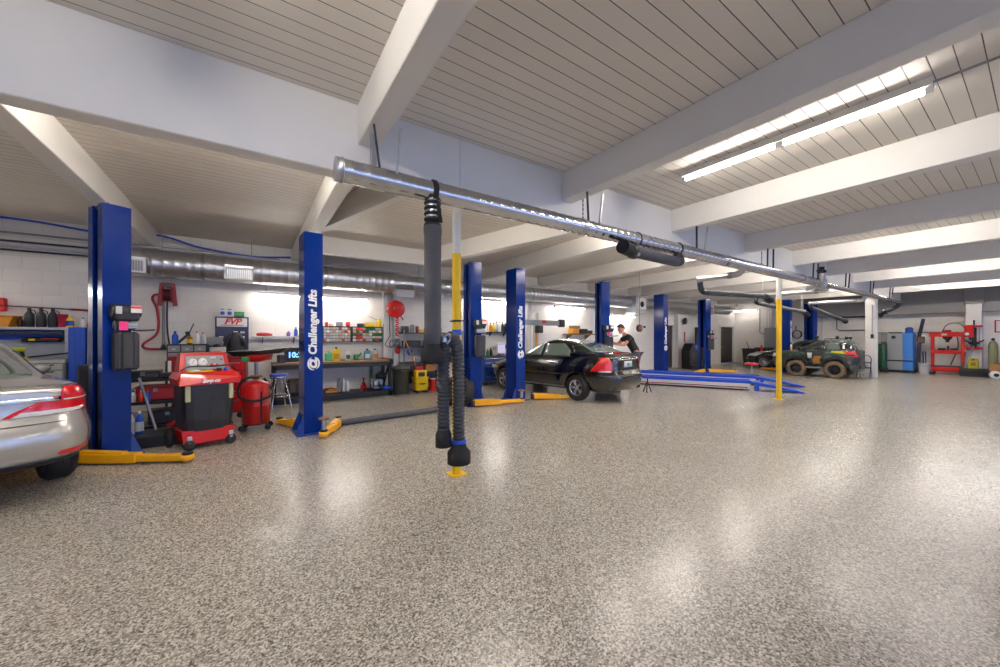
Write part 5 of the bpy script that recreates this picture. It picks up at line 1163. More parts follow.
t = thing('mop_bucket', 'yellow mop bucket with wringer in front of the steel shelving', 'bucket', (4.16, 10.42, 0))
part('tub', B().rings([[V(x*k, y*k, z) for x, y in ((-.19, -.12), (-.15, -.16), (.15, -.16), (.19, -.12), (.19, .12), (.15, .16), (-.15, .16), (-.19, .12))] for z, k in ((.08, .85), (.1, .95), (.42, 1.08), (.44, 1.14), (.46, 1.14))]), YPL, t)
part('wringer', B().prism([(-.15, .44), (.15, .44), (.17, .66), (-.17, .66)], lambda a, b: V(a, -.1, b), lambda a, b: V(a, .12, b)), YPL, t); part('press_plate', B().box((0, -.11, .55), (.2, .02, .12), 0, .01), DARK, t); part('warning_mark', B().box((0, -.178, .28), (.18, .01, .03)), BLACK, t)
for x in (-.14, .14):
    for y in (-.1, .1): part('caster', B().lathe([(.015, -.015), (.04, -.015), (.04, .015), (.015, .015)], (x, y, .042), 14, 'Y'), RUBBER, t)
part('bail', B().tube([(-.2, 0, .44), (-.22, -.12, .3), (0, -.2, .26), (.22, -.12, .3), (.2, 0, .44)], .008, 6), BLACK, t)
t = thing('mop', 'wooden-handled mop leaning from the yellow bucket', 'mop', (4.12, 10.45, .5)); part('handle', B().cyl((0, 0, .1), (-.36, .22, 1.12), .014, n=10), mat('handle_orange', 'c98a2a', .5), t); part('collar', B().cyl((-.02, .01, .16), (-.06, .035, .28), .022, n=10), RPL, t)
canlike(4.62, 0, .1, .38, RED, 'red can on the floor right of the yellow mop bucket', 'can', 10.55); canlike(4.88, 0, .06, .34, YPL, 'yellow can on the floor right of the red can', 'can', 10.55); canlike(5.02, 0, .06, .3, RED, 'small red can on the floor behind the hanging hose', 'can', 10.55)
# tyres by the third post
for i in range(2):
    t = thing('car_tyre', 'worn tyre leaning beside the third blue lift post, %s one' % ['front', 'back'][i], 'tyre', (4.22-.24*i, 7.82+.1*i, .34), R(90), 'tyres beside the third lift post')
    M = Matrix.Rotation(R(14), 4, 'X'); b = B(M); r = .33
    b.lathe([(r*.6, -.1), (r*.92, -.11), (r, -.07), (r, .07), (r*.92, .11), (r*.6, .1), (r*.58, 0), (r*.6, -.1)], n=30, axis='Y', caps=False)
    part('tread', b, TYRE, t); part('rim', B(M).lathe([(r*.58, -.08), (r*.5, -.06), (.03, -.05), (.03, .05), (r*.58, .08)], n=24, axis='Y'), DSTEEL, t)
solo('black_bar', B().cyl((0, 0, .0), (.04, .1, 1.25), .03, n=10), BLACK, 'black post leaning beside the third blue lift post', 'bar', None, (4.25, 8.2, .01))
canlike(4.22, .0, .07, .7, RED, 'tall red cylinder behind the third blue lift post', 'cylinder', 8.85)

# ------------------------------------------------------------ blue tool chest, wall shelf, alignment beam, tan shelf
t = thing('tool_chest', 'blue tool chest with steel drawer pulls in front of the black sedan nose', 'cabinet', (7.3, 10.95, 0))
part('case', B().bb(-.78, -.25, .14, .6, .28, .95, .01), DBLUE, t); part('top', B().bb(-.8, -.27, .95, .62, .3, .99, .008), DSTEEL, t)
for kk in range(5): d = part('drawer', B().bb(-.74, -.27, .18+.152*kk, .56, -.25, .32+.152*kk, .004), DBLUE, t); part('drawer_pull', B().bb(-.7, -.285, .29+.152*kk, .52, -.268, .312+.152*kk, .004), CHROME, d)
for x in (-.65, .5):
    for y in (-.18, .2): part('caster', B().lathe([(.02, -.025), (.065, -.025), (.065, .025), (.02, .025)], (x, y, .067), 14, 'Y'), RUBBER, t); part('caster_fork', B().box((x, y, .12), (.06, .06, .06), 0, .008), GREY, t)
for (x, m, h, lb) in ((6.85, GREEN, .24, 'green bottle on the blue tool chest'), (6.98, BLACK, .3, 'black spray bottle on the blue tool chest'), (7.1, LGREY, .26, 'grey bottle on the blue tool chest')): bottle((x, 10.95, .99), .05, h, m, BLACK if m is not BLACK else RPL, lb)
t = thing('monitor', 'small grey screen on the blue tool chest beside the blue post', 'screen', (7.42, 10.95, .99)); part('bezel', B().box((0, 0, .24), (.36, .05, .36), 0, .01), LGREY, t); part('screen', B().box((0, -.028, .24), (.3, .01, .29), 0, .004), lampmat('violet_screen', (.35, .3, .75), .6), t); part('foot', B().box((0, 0, .03), (.2, .16, .06), 0, .01), GREY, t)
t = thing('wall_shelf', 'small dark wall shelf of oil cans above the blue tool chest', 'shelf', (7.42, 11.14, 1.8)); part('board', B().bb(-.42, -.1, 0, .5, .15, .035, .005), BLACK, t)
for x in (-.3, .3): part('bracket', B().prism([(.15, -.14), (.15, 0), (-.05, 0)], lambda a, b: V(x, a, b), lambda a, b: V(x+.02, a, b)), DSTEEL, t)
for i, (x, m) in enumerate(((7.08, ORANGE), (7.2, YPL), (7.34, LGREY), (7.46, WHITEP), (7.60, DSTEEL), (7.72, BLACK), (7.84, DSTEEL))):
    bottle((x, 11.12, 1.836), .05, .36 if i > 1 else .32, m, BLACK if m is not BLACK else WHITEP, '%s can on the small dark wall shelf, %s from the left' % (['orange', 'yellow', 'grey', 'white', 'dark', 'black', 'dark grey'][i], ['first', 'second', 'third', 'fourth', 'fifth', 'sixth', 'seventh'][i]), 'can', 'oil cans on the small dark wall shelf')
t = thing('wall_conduit', 'row of thin pipes running up the wall above the blue tool chest', 'pipe', (6.9, 11.22, .99))
for x in (0, .12, .5, 1.9, 2.1): part('pipe', B().cyl((x, 0, .9 if x < 1 else -.4), (x, 0, 2.1), .016, n=8), LGREY, t)
t = thing('alignment_beam', 'grey wheel-alignment camera beam on a post above the black sedan', 'beam', (8.35, 9.95, 0))
part('stand', B().bb(-.07, .1, 0, .07, .26, 2.5, .01), LGREY, t); part('beam', B().bb(-.95, -.08, 2.06, 1.0, .06, 2.24, .01), GREY, t); part('carriage', B().box((-.02, -.02, 1.92), (.24, .2, .26), 0, .02), BLACK, t)
for x in (-.95, 1.0): part('camera_head', B().box((x, -.06, 2.15), (.24, .18, .28), 0, .03), BLACK, t)
part('badge', B().box((.16, -.09, 2.19), (.2, .02, .1), 0, .005), RED, t); part('yellow_track', B().bb(-.09, .07, .4, -.03, .1, 1.9), ORANGE, t); part('foot', B().box((0, .18, .02), (.5, .5, .04), 0, .01), DSTEEL, t)
t = thing('alarm_bell', 'round red alarm bell on the wall by the black sedan windscreen', 'bell', (6.95, 9.9, 1.28)); part('dome', B().sph((0, 0, .06), .075, 12), RED, t); part('stem', B().cyl((0, 0, 0), (0, .06, -.27), .02), DSTEEL, t)
t = thing('wall_shelf', 'tan shelf board on the block wall behind the black sedan roof', 'shelf', (11.55, 11.05, 1.74)); part('board', B().bb(-.8, -.2, 0, .75, .24, .05, .006), WOOD, t)
for x in (-.6, .5): part('bracket', B().prism([(.24, -.2), (.24, 0), (-.1, 0)], lambda a, b: V(x, a, b), lambda a, b: V(x+.03, a, b)), WOOD, t)
for (nm, x, d, m, lb) in (('cardboard_box', 11.12, (.36, .3, .2), ORANGE, 'orange box on the tan shelf board'), ('tool_case', 11.55, (.5, .3, .2), BLACK, 'black case in the middle of the tan shelf board'), ('storage_box', 11.98, (.3, .25, .14), DSTEEL, 'low dark box at the right end of the tan shelf board')):
    t = thing(nm, lb, 'box', (x, 11.02, 1.792)); part('body', B().box((0, 0, d[2]/2), d, 0, .02), m, t); part('lid', B().box((0, 0, d[2]-.02), (d[0]*1.02, d[1]*1.02, .03), 0, .008), m, t)
solo('cardboard_box', B().box((0, 0, .06), (.4, .26, .12), 0, .01), WOOD, 'flat tan box lying on top of the orange box on the tan shelf', 'box', None, (11.16, 11.02, 1.998))

# ------------------------------------------------------------ mechanic
K = 1.16
t = thing('person', 'person in a black T-shirt and grey trousers leaning forward to work at the lift post', 'person', (10.5, 7.72, 0), R(150))
def skin(name, verts, edges, rad, m, parent, label=None, sub=2):
    me = bpy.data.meshes.new(name); me.from_pydata([tuple(Vector(v)*K) for v in verts], edges, []); o = bpy.data.objects.new(name, me); COL.objects.link(o)
    md = o.modifiers.new('s', 'SKIN'); sv = me.skin_vertices[0].data
    for i, r in enumerate(rad): sv[i].radius = (r[0]*K, r[1]*K) if isinstance(r, tuple) else (r*K, r*K)
    sv[0].use_root = True; md.use_smooth_shade = True
    s2 = o.modifiers.new('d', 'SUBSURF'); s2.levels = sub; s2.render_levels = sub
    r = bpy.data.meshes.new_from_object(o.evaluated_get(bpy.context.evaluated_depsgraph_get())); bpy.data.objects.remove(o)
    r.materials.clear(); r.materials.append(m)
    for p in r.polygons: p.use_smooth = True
    return part(name, r, m, parent, label)
Vb = [(-.12, 0, .96), (-.05, 0, 1.10), (.06, 0, 1.26), (.15, 0, 1.38), (.22, 0, 1.48), (.27, 0, 1.56),          # spine to neck
      (-.11, .1, .92), (-.04, .12, .50), (-.1, .13, .09), (.04, .15, .04), (-.11, -.1, .92), (.02, -.12, .50), (-.02, -.13, .09), (.12, -.15, .04),
      (.15, .18, 1.41), (.32, .24, 1.20), (.55, .16, 1.22), (.15, -.18, 1.41), (.34, -.23, 1.21), (.56, -.1, 1.28)]
Ed = [(0, 1), (1, 2), (2, 3), (3, 4), (4, 5), (0, 6), (6, 7), (7, 8), (8, 9), (0, 10), (10, 11), (11, 12), (12, 13), (3, 14), (14, 15), (15, 16), (3, 17), (17, 18), (18, 19)]
Rd = [(.13, .10), (.125, .10), (.13, .11), (.135, .11), .07, .055, .085, .06, .045, .04, .085, .06, .045, .04, .062, .046, .032, .062, .046, .032]
body = skin('body', Vb, Ed, Rd, SKIN, t)
skin('shirt', [(-.14, 0, .93)]+Vb[1:5]+[(.15, .18, 1.41), (.25, .22, 1.29), (.15, -.18, 1.41), (.26, -.215, 1.3)], [(0, 1), (1, 2), (2, 3), (3, 4), (3, 5), (5, 6), (3, 7), (7, 8)], [(.155, .13), (.148, .125), (.15, .13), (.15, .125), .085, .078, .066, .078, .066], SHIRT, t, 'black T-shirt')
skin('trousers', [(-.11, 0, 1.04), (-.11, .1, .90), (-.04, .12, .50), (-.1, .13, .12), (-.11, -.1, .90), (.02, -.12, .50), (-.02, -.13, .12)], [(0, 1), (1, 2), (2, 3), (0, 4), (4, 5), (5, 6)], [(.15, .125), .105, .078, .066, .105, .078, .066], TROUS, t, 'grey work trousers')
for s, (x, y) in ((1, (-.03, .14)), (-1, (.05, -.14))): part('shoe', B().rings([[V(x*K+dx*K+0*q, y*K+w*K*math.cos(2*PI*q/12), max(.004, (.045+.045*math.sin(2*PI*q/12)*h)*K)) for q in range(12)] for dx, w, h in ((-.12, .03, .8), (-.1, .045, 1.2), (0, .05, 1.2), (.09, .052, .8), (.15, .03, .5))]), BLACK, t)
hc = V(.33, 0, 1.66)*K
hm = B(Matrix.Translation(hc) @ Matrix.Rotation(R(22), 4, 'Y'))
hm.rings([[V((x0+rx*math.cos(2*PI*q/18))*K, ry*math.sin(2*PI*q/18)*K, z*K) for q in range(18)] for z, x0, rx, ry in ((-.125, .045, .03, .03), (-.11, .03, .06, .05), (-.07, .01, .085, .064), (-.02, .0, .092, .072), (.03, -.004, .096, .076), (.08, -.008, .088, .07), (.11, -.01, .06, .05), (.125, -.01, .02, .018))])
hd = part('head', hm, SKIN, t); HM = Matrix.Translation(hc) @ Matrix.Rotation(R(22), 4, 'Y')
part('nose', B(HM).prism([(.085*K, .01*K), (.118*K, -.03*K), (.085*K, -.04*K)], lambda a, b: V(a, -.014*K, b), lambda a, b: V(a, .014*K, b)), SKIN, hd)
for s in (-1, 1):
    part('eye', B(HM).sph((.086*K, s*.03*K, .008*K), .011*K, 8), BLACK, hd); part('ear', B(HM).sph((-.01*K, s*.076*K, -.01*K), .026*K, 10, (.7, .4, 1)), SKIN, hd)
part('mouth', B(HM).box((.088*K, 0, -.065*K), (.012*K, .045*K, .01*K), 0, .003), mat('lips', '9a4f45', .5), hd)
part('hair', B(HM).rings([[V((x0+rx*math.cos(2*PI*q/18))*K, ry*math.sin(2*PI*q/18)*K, (z+sl*math.cos(2*PI*q/18))*K) for q in range(18)] for z, x0, rx, ry, sl in ((-.0, -.02, .088, .08, .05), (.05, -.012, .1, .082, .03), (.095, -.012, .088, .074, .015), (.125, -.012, .06, .05, .005), (.138, -.012, .02, .02, 0))]), HAIR, t, 'short dark hair')
for s, w in ((1, V(.55, .16, 1.22)), (-1, V(.56, -.1, 1.28))):
    d = V(.9, -s*.25, .05).normalized()
    o = B().box((w+d*.05)*K, (.1*K, .08*K, .035*K), -s*.3, .012)
    h = part('hand', o, SKIN, t)
    for q in range(4): p = (w+d*.095)*K+V(0, (q-1.5)*.02*K, 0); part('finger', B().tube([p, p+V(.04*K, 0, -.008*K), p+V(.065*K, 0, -.035*K)], [.0095*K, .009*K, .007*K], 8), SKIN, h)
    p = (w+d*.03)*K+V(0, -s*.035*K, 0); part('thumb', B().tube([p, p+V(.03*K, -s*.02*K, .01*K), p+V(.055*K, -s*.018*K, -.0)], [.011*K, .01*K, .008*K], 8), SKIN, h)
t = thing('hanging_reel', 'small dark brown cord reel hung on a cable above the mechanic', 'reel', (11.35, 8.05, 1.86)); part('drum', B().lathe([(.02, -.05), (.12, -.05), (.13, -.03), (.13, .03), (.12, .05), (.02, .05)], (0, 0, .1), 16, 'Y'), mat('reel_brown', '5a3528', .6), t); part('cable', B().cyl((0, 0, .2), (0, 0, 2.1), .012, n=8), GREY, t)
solo('wall_box', B().box((0, 0, 0), (.12, .06, .1), 0, .01), BLACK, 'small black box alone on the white wall left of the dark doorway', 'box', None, (16.3, 11.27, 2.15))

# ------------------------------------------------------------ blue runway ramps on the floor
def runway(name, tip, th, label, L=5.2, w=.5):
    t = thing(name, label, 'ramp', (tip[0], tip[1], 0), th, 'blue drive-on runways on the floor')
    part('ramp', B().prism([(0, .015), (.05, .05), (1.15, .27), (1.3, .27), (1.3, .2), (1.05, .16), (.06, .005)], lambda a, b: V(a, -w/2, b), lambda a, b: V(a, w/2, b)), RAMPB, t)
    part('runway', B().bb(1.3, -w/2, .2, L, w/2, .27, .008), RAMPB, t); part('side_rail', B().bb(1.35, w/2-.0, .05, L, w/2+.03, .215, .006), LGREY, t, 'pale side rail'); part('side_rail', B().bb(1.35, -w/2-.03, .05, L, -w/2, .215, .006), LGREY, t, 'pale side rail')
    for s in (-1, 1): part('stripe', B().bb(1.4, s*(w/2+.03)-.003, .085, L, s*(w/2+.03)+.003, .115), DRED, t, 'dark red stripe'); part('guide_lip', B().bb(1.3, s*w/2-.015, .26, L, s*w/2+.015, .305, .005), RAMPB, t)
    part('underframe', B().bb(1.5, -w/2+.05, 0, L, w/2-.05, .2, .01), DSTEEL, t); part('hinge', B().cyl((1.28, -w/2-.02, .2), (1.28, w/2+.02, .2), .035), BLACK, t)
    part('support_leg', B().bb(1.1, -w/2+.04, .0, 1.2, w/2-.04, .17, .006), RAMPB, t)
    return t
runway('drive_on_runway', (13.5, 4.02), R(90+27), 'near blue drive-on runway with pale side and red stripe, ending by the far yellow pole')
runway('drive_on_runway', (15.15, 4.5), R(90+24), 'far blue drive-on runway lying behind the near one')
t = thing('axle_stand', 'small black stand on the floor at the left end of the near blue runway', 'stand', (9.7, 6.62, 0))
for a in (90, 210, 330): part('leg', B().bar((.13*math.cos(R(a)), .13*math.sin(R(a)), .015), (.02*math.cos(R(a)), .02*math.sin(R(a)), .3), .03, .02), BLACK, t)
part('post', B().cyl((0, 0, .2), (.03, 0, .45), .02), BLACK, t); part('saddle', B().box((.03, 0, .46), (.08, .05, .03), 0, .006), DRED, t)
t = thing('shop_stool', 'low rolling stool with a red seat in front of the dark sedan nose', 'stool', (16.9, 6.75, 0)); part('seat', B().lathe([(.2, .5), (.24, .52), (.24, .58), (.2, .6), (.02, .6)], n=20), RED, t); part('column', B().cyl((0, 0, .1), (0, 0, .5), .03), STEEL, t)
for kk in range(5): a = 2*PI*kk/5; part('foot', B().bar((0, 0, .13), (.26*math.cos(a), .26*math.sin(a), .09), .04, .03), BLACK, t); part('caster', B().sph((.26*math.cos(a), .26*math.sin(a), .042), .04, 10), BLACK, t)

# ------------------------------------------------------------ far end of the bench wall
t = thing('tyre_machine', 'black tyre machine with a round blue badge against the far white wall', 'machine', (18.95, 10.3, 0), R(-20))
part('cabinet', B().prism([(-.4, 0), (.4, 0), (.4, .9), (.22, 1.32), (-.22, 1.32), (-.4, .95)], lambda a, b: V(a, -.3, b), lambda a, b: V(a, .3, b)), BLACK, t); part('badge', B().lathe([(.01, -.32), (.14, -.32), (.15, -.3)], (.0, 0, 1.1), 18, 'Y'), mat('badge_blue', '4a52b8', .4), t); part('panel', B().box((-.05, -.31, .62), (.5, .03, .5), 0, .02), DARK, t); part('pedal_box', B().box((0, -.36, .12), (.7, .14, .2), 0, .02), DSTEEL, t); part('arm', B().bar((.3, .1, 1.0), (.5, -.1, 1.3), .07, .07, bev=.01), BLACK, t); part('drum', B().lathe([(.05, -.1), (.2, -.08), (.22, .05)], (.45, -.1, .45), 18, 'Y'), DSTEEL, t)
t = thing('red_cabinet', 'bright red upright cabinet between the tyre machine and the blue post', 'cabinet', (20.0, 10.4, 0)); part('body', B().box((0, 0, .5), (.6, .5, .98), 0, .02), RED, t); part('split', B().box((.02, -.255, .52), (.05, .02, .85), 0, .004), BLACK, t)
for x in (-.14, .16): part('handle', B().bar((x, -.27, .4), (x, -.27, .7), .02, .03), STEEL, t)
t = thing('balancer', 'dark wheel balancer arm standing on the bright red cabinet', 'machine', (19.98, 10.45, .99)); part('hood', B().tube(smooth_pts([(-.25, 0, .0), (-.3, 0, .4), (-.15, 0, .75), (.1, 0, .8)], 5), .06, 10), DSTEEL, t); part('head', B().box((.12, 0, .6), (.3, .26, .4), 0, .05), mat('dull_ochre', '6a5c42', .6), t); part('foot', B().box((-.1, 0, .06), (.5, .36, .14), 0, .02), BLACK, t)
solo('doorway_panel', B().bb(20.62, 11.02, .0, 21.5, 11.06, 2.2, .005), mat('near_black_door', '1b1816', .6), 'near-black door panel behind the blue post with pump box at the far wall', 'door')
t = thing('wall_fan', 'small black wall fan high on the far white wall', 'fan', (19.5, 11.0, 2.52)); part('hub', B().lathe([(.05, -.06), (.18, -.04), (.18, .0)], n=16, axis='Y'), BLACK, t); part('bracket', B().box((0, .05, .02), (.08, .1, .05)), DSTEEL, t)
solo('wall_sign', B().bb(-.06, -.01, -.28, .06, .01, .28, .004), mat('pink_red', 'c0566a', .5), 'narrow pink-red strip on the far white wall above the tyre machine', 'sign', None, (19.6, 11.08, 1.65))
t = thing('trash_can', 'dark square trash can near the far corner left of the dark sedan', 'bin', (24.3, 9.72, 0)); part('barrel', B().prism([(-.28, 0), (.28, 0), (.33, .95), (-.33, .95)], lambda a, b: V(a, -.3-b*.05, b), lambda a, b: V(a, .3+b*.05, b)), DARK, t); part('rim', B().box((0, 0, .95), (.72, .76, .06), 0, .015), BLACK, t); part('broom', B().cyl((-.1, 0, .7), (-.35, .1, 1.4), .02), mat('broom_grey', '6e6a66', .5), t)
t = thing('parts_rack', 'black rack of parts between the dark trash can and the grey electrical panel', 'rack', (24.9, 9.3, 0)); part('base', B().box((0, 0, .45), (1.0, .6, .9), 0, .02), BLACK, t); part('top_tray', B().box((0, -.02, .97), (1.1, .62, .14), 0, .02), DSTEEL, t); part('hose_bundle', B().tube(smooth_pts([(-.4, -.3, 1.0), (-.2, -.36, .85), (.1, -.34, .95), (.3, -.36, .8)], 5), .05, 10), BLACK, t)
t = thing('fire_extinguisher', 'red extinguisher hung in front of the black parts rack', 'extinguisher', (24.3, 9.2, .62)); part('cylinder', B().lathe([(.07, 0), (.08, .02), (.08, .38), (.04, .46), (.03, .5)], n=14), RED, t); part('valve', B().box((0, 0, .53), (.1, .05, .06), 0, .01), BLACK, t)
# ------------------------------------------------------------ end wall
t = thing('electrical_panel', 'tall grey electrical panel on the end wall behind the far yellow pole', 'panel', (25.87, 9.3, 1.45)); part('box', B().box((0, 0, .1), (.2, .6, 1.3), 0, .015), GREY, t); part('door', B().box((-.11, 0, .1), (.02, .52, 1.2), 0, .006), LGREY if 0 else GREY, t); part('latch', B().box((-.13, .2, .1), (.03, .04, .12), 0, .005), STEEL, t)
for y in (-.05, .06, .2): part('conduit', B().cyl((.02, y, .75), (.02, y, 2.1), .03 if y < .2 else .02, n=10), GALV, t)
t = thing('wall_pipe', 'looped grey pipe on the end wall left of the electrical panel', 'pipe', (25.92, 9.7, 0)); part('pipe', B().tube([(0, .2, 3.4), (0, .2, 1.95), (0, .1, 1.85), (0, -.05, 1.85)], .025, 8), GREY, t)
t = thing('electrical_panel', 'low grey electrical box right of the tall panel on the end wall', 'panel', (25.88, 8.75, 1.3)); part('box', B().box((0, 0, .2), (.16, .4, .9), 0, .012), GREY, t); part('door', B().box((-.085, 0, .2), (.02, .34, .8), 0, .005), GREY, t)
t = thing('coiled_hose', 'coiled hose with red handle hung on the end wall above the off-road vehicle bonnet', 'hose', (25.8, 8.0, 1.8))
for q in (0, .03, -.03): part('coil', B().rings([[V(q+.022*math.cos(b), (.19+.022*math.sin(b)+abs(q))*math.cos(a), (.22+.022*math.sin(b))*math.sin(a)) for b in [2*PI*w_/8 for w_ in range(8)]] for a in [2*PI*w_/26 for w_ in range(26)]], closed=True), DSTEEL, t)
part('handle', B().bar((0, .05, .2), (0, .05, .5), .05, .05, bev=.01), RED, t); part('hook', B().bar((-.05, 0, .22), (.18, 0, .24), .03, .03), STEEL, t)
solo('wall_pipe', B().tube([(25.93, 4.8, 1.87), (25.93, 2.2, 1.87)], .02, 8), GREY, 'thin grey rail on the end wall above the compressor cabinet', 'pipe')
solo('wall_pipe', B().tube([(25.92, 6.3, 2.7), (25.92, 6.3, 2.1), (25.92, 6.2, 2.0), (25.92, 5.1, 2.0)], .022, 8), DSTEEL, 'bent dark pipe on the end wall above the off-road vehicle roof', 'pipe')
solo('wall_pipe', B().tube([(25.92, 6.1, 2.68), (25.92, 4.9, 2.68)], .03, 8), DSTEEL, 'short level dark pipe high on the end wall left of the white column', 'pipe')
for y in (7.2, 6.9): solo('wall_pipe', B().tube([(25.94, y, 2.7), (25.94, y, .6)], .018, 8), LGREY, 'thin upright pale pipe on the end wall behind the off-road vehicle, %s of two' % ('left' if y > 7 else 'right'), 'pipe', 'upright pipes on the end wall')
# step ladder by the column
t = thing('step_ladder', 'folding grey step ladder with dark treads in front of the white column', 'ladder', (20.45, 4.12, 0), R(90))
for s in (-1, 1): part('front_rail', B().tube(smooth_pts([(s*.19, .22, .012), (s*.19, .05, .55), (s*.18, -.03, .8), (s*.1, -.06, .9), (0, -.065, .91)], 5), .016, 8), DSTEEL, t); part('rear_leg', B().bar((s*.17, -.22, .012), (s*.17, -.02, .6), .025, .03), GREY, t)
for z, y in ((.22, .16), (.42, .1), (.62, .02)): part('tread', B().box((0, y-.04, z), (.36, .2, .04), 0, .008), DARK if z > .3 else LGREY, t)
part('pinch_panel', B().box((0, .1, .5), (.3, .012, .1), 0, .004), LGREY, t)
# welding cart behind the column
t = thing('welding_cart', 'green and red cart with bottles just right of the white column', 'cart', (24.45, 4.42, 0)); part('tray', B().box((0, 0, .14), (.4, .5, .08), 0, .01), BLACK, t); part('back', B().box((.15, 0, .75), (.04, .46, 1.2), 0, .01), mat('cart_green', '1d4a32', .5), t); part('cylinder', B().lathe([(.09, .18), (.1, .2), (.1, 1.15), (.05, 1.3), (.03, 1.36)], (-.02, -.12, 0), 16), mat('cart_green', '1d4a32', .5), t); part('cylinder', B().lathe([(.07, .18), (.08, .2), (.08, 1.0), (.04, 1.1)], (-.02, .14, 0), 16), RED, t, 'red cylinder'); part('handle', B().tube([(.17, .2, 1.3), (.1, .2, 1.4), (.1, -.2, 1.4), (.17, -.2, 1.3)], .015, 8), BLACK, t)
for y in (-.22, .22): part('wheel', B().lathe([(.03, -.03), (.1, -.03), (.1, .03), (.03, .03)], (.1, y, .1), 16, 'Y'), RUBBER, t)
# compressor cabinet
t = thing('air_compressor', 'grey compressor cabinet with one blue door panel against the end wall', 'compressor', (25.3, 3.85, 0))
part('cabinet', B().bb(-.35, -.1, .12, .4, .42, 1.82, .012), GREY, t); part('blue_panel', B().bb(-.355, -.42, .12, .4, -.1, 1.82, .012), mat('panel_blue', '3f7fd0', .4), t, 'blue door panel'); part('side_panel', B().bb(-.33, .42, .12, .4, .62, 1.8, .01), mat('panel_dark_grey', '6c706e', .5), t)
part('base_frame', B().bb(-.36, -.44, .0, .4, .66, .12, .008), BLACK, t); part('waist_band', B().bb(-.37, -.43, .52, -.345, .64, .58), BLACK, t); part('badge', B().lathe([(.01, -.36), (.07, -.36), (.075, -.35)], (0, .2, 1.64), 16, 'X'), BLACK, t); part('vent', B().bb(-.34, .45, 1.3, -.325, .6, 1.45), mat('vent_brown', '6b5040', .6), t); part('fitting', B().box((0, .2, 1.85), (.2, .4, .06), 0, .01), BLACK, t)
t = thing('filter_canister', 'round blue canister on top of the grey compressor cabinet', 'canister', (25.1, 3.57, 1.822)); part('body', B().lathe([(.1, 0), (.13, .05), (.13, .22), (.08, .27), (.02, .28)], n=18), mat('canister_blue', '1a4d9a', .35), t); part('collar', B().lathe([(.14, .0), (.14, .05)], n=18), BPL, t)
solo('exhaust_pole', B().bar((25.2, 3.32, .05), (25.45, 3.3, 1.4), .12, .1, bev=.01).bar((25.42, 3.34, 1.45), (25.6, 3.2, 2.48), .1, .1, bev=.015), mat('navy_pole', '1e2740', .5), 'dark navy duct leaning up the end wall right of the compressor', 'duct')
solo('motor_box', B().box((25.1, 3.2, 1.52), (.2, .2, .3), 0, .02), mat('box_brown', '5a473c', .6), 'brown box mounted at the right side of the compressor cabinet', 'box')
t = thing('bucket', 'white plastic bucket holding rods between the compressor and the red press', 'bucket', (24.95, 3.1, 0)); part('pail', B().lathe([(.13, .0), (.15, .02), (.17, .46), (.18, .46), (.18, .49), (.15, .49), (.13, .05)], n=22), WHITEP, t); part('bail', B().tube(smooth_pts([(0, .175, .46), (-.12, .12, .36), (-.17, 0, .33), (-.12, -.12, .36), (0, -.175, .46)], 4), .006, 6), STEEL, t)
for (y, tl) in ((.0, .1), (-.06, .05)): solo('metal_rod', B().cyl((0, 0, .06), (.05, tl*.4, 1.0), .018, n=8), BLACK, 'dark rod standing in the white bucket, %s one' % ('longer' if y == 0 else 'right'), 'rod', 'dark rods in the white bucket', (24.95, 3.1+y, 0))
# red shop press
t = thing('shop_press', 'red hydraulic shop press frame with a pressure gauge arm against the end wall', 'press', (25.15, 2.45, 0))
for y in (-.42, .42): part('upright', B().bb(-.06, y-.05, .1, .06, y+.05, 1.85, .006), RED, t); part('foot', B().bb(-.3, y-.06, 0, .3, y+.06, .12, .006), BLACK, t)
part('head_beam', B().bb(-.1, -.5, 1.66, .1, .52, 1.86, .01), RED, t); part('bed_beam', B().bb(-.12, -.46, .92, .12, .46, 1.08, .01), RED, t); part('bottom_beam', B().bb(-.12, -.46, .14, .12, .46, .34, .01), RED, t); part('base_bar', B().bb(-.1, -.46, .34, .1, .46, .4), BLACK, t)
part('ram', B().lathe([(.14, 1.66), (.14, 1.6), (.06, 1.5), (.06, 1.42)], n=18), BLACK, t); part('jack', B().box((0, .02, 1.9), (.16, .26, .1), 0, .02), DRED, t)
for y in (-.18, .16): part('press_block', B().box((0, y, 1.12), (.14, .22, .08), 0, .02), BLACK, t)
part('spring', B().tube([(0, -.02, 1.08), (0, -.02, 1.26)], .03, 10), BLACK, t); part('brand_plate', B().box((-.105, .08, 1.76), (.01, .16, .07), 0, .003), LGREY, t); part('hose', B().tube(smooth_pts([(-.08, -.28, 1.65), (-.1, -.3, 1.2), (-.1, -.2, .8), (-.08, -.1, .45)], 5), .018, 8), BLACK, t)
part('top_hoop', B().rings([[V(.014*math.cos(b), -.18+(.3+.014*math.sin(b))*math.cos(a), 1.9+(.36+.014*math.sin(b))*math.sin(a)) for b in [2*PI*w_/8 for w_ in range(8)]] for a in [PI*w_/16 for w_ in range(17)]]), DSTEEL, t); part('pump_unit', B().box((-.24, -.6, 1.9), (.2, .24, .5), 0, .02).box((-.1, -.5, 1.8), (.12, .1, .1)), RED, t, 'red pump unit'); part('pump_lever', B().bar((-.24, -.62, 1.66), (-.24, -.66, 1.5), .06, .06), BLACK, t); part('gauge', B().lathe([(.01, -.16), (.06, -.16), (.065, -.14)], (-.2, -.55, 1.78), 14, 'X'), WHITEP, t)
part('handle', B().bar((-.1, -.5, .2), (-.15, -.72, 1.3), .03, .03), GREY, t)
solo('steel_bar', B().bar((24.9, 1.98, .02), (25.3, 1.9, 1.35), .05, .02), GREY, 'grey steel bar leaning between the red press and the spring compressor', 'bar')
solo('steel_bar', B().bar((24.85, 2.04, .02), (25.3, 1.97, 1.0), .03, .03), DSTEEL, 'dark steel bar leaning beside the grey bar at the red press', 'bar')
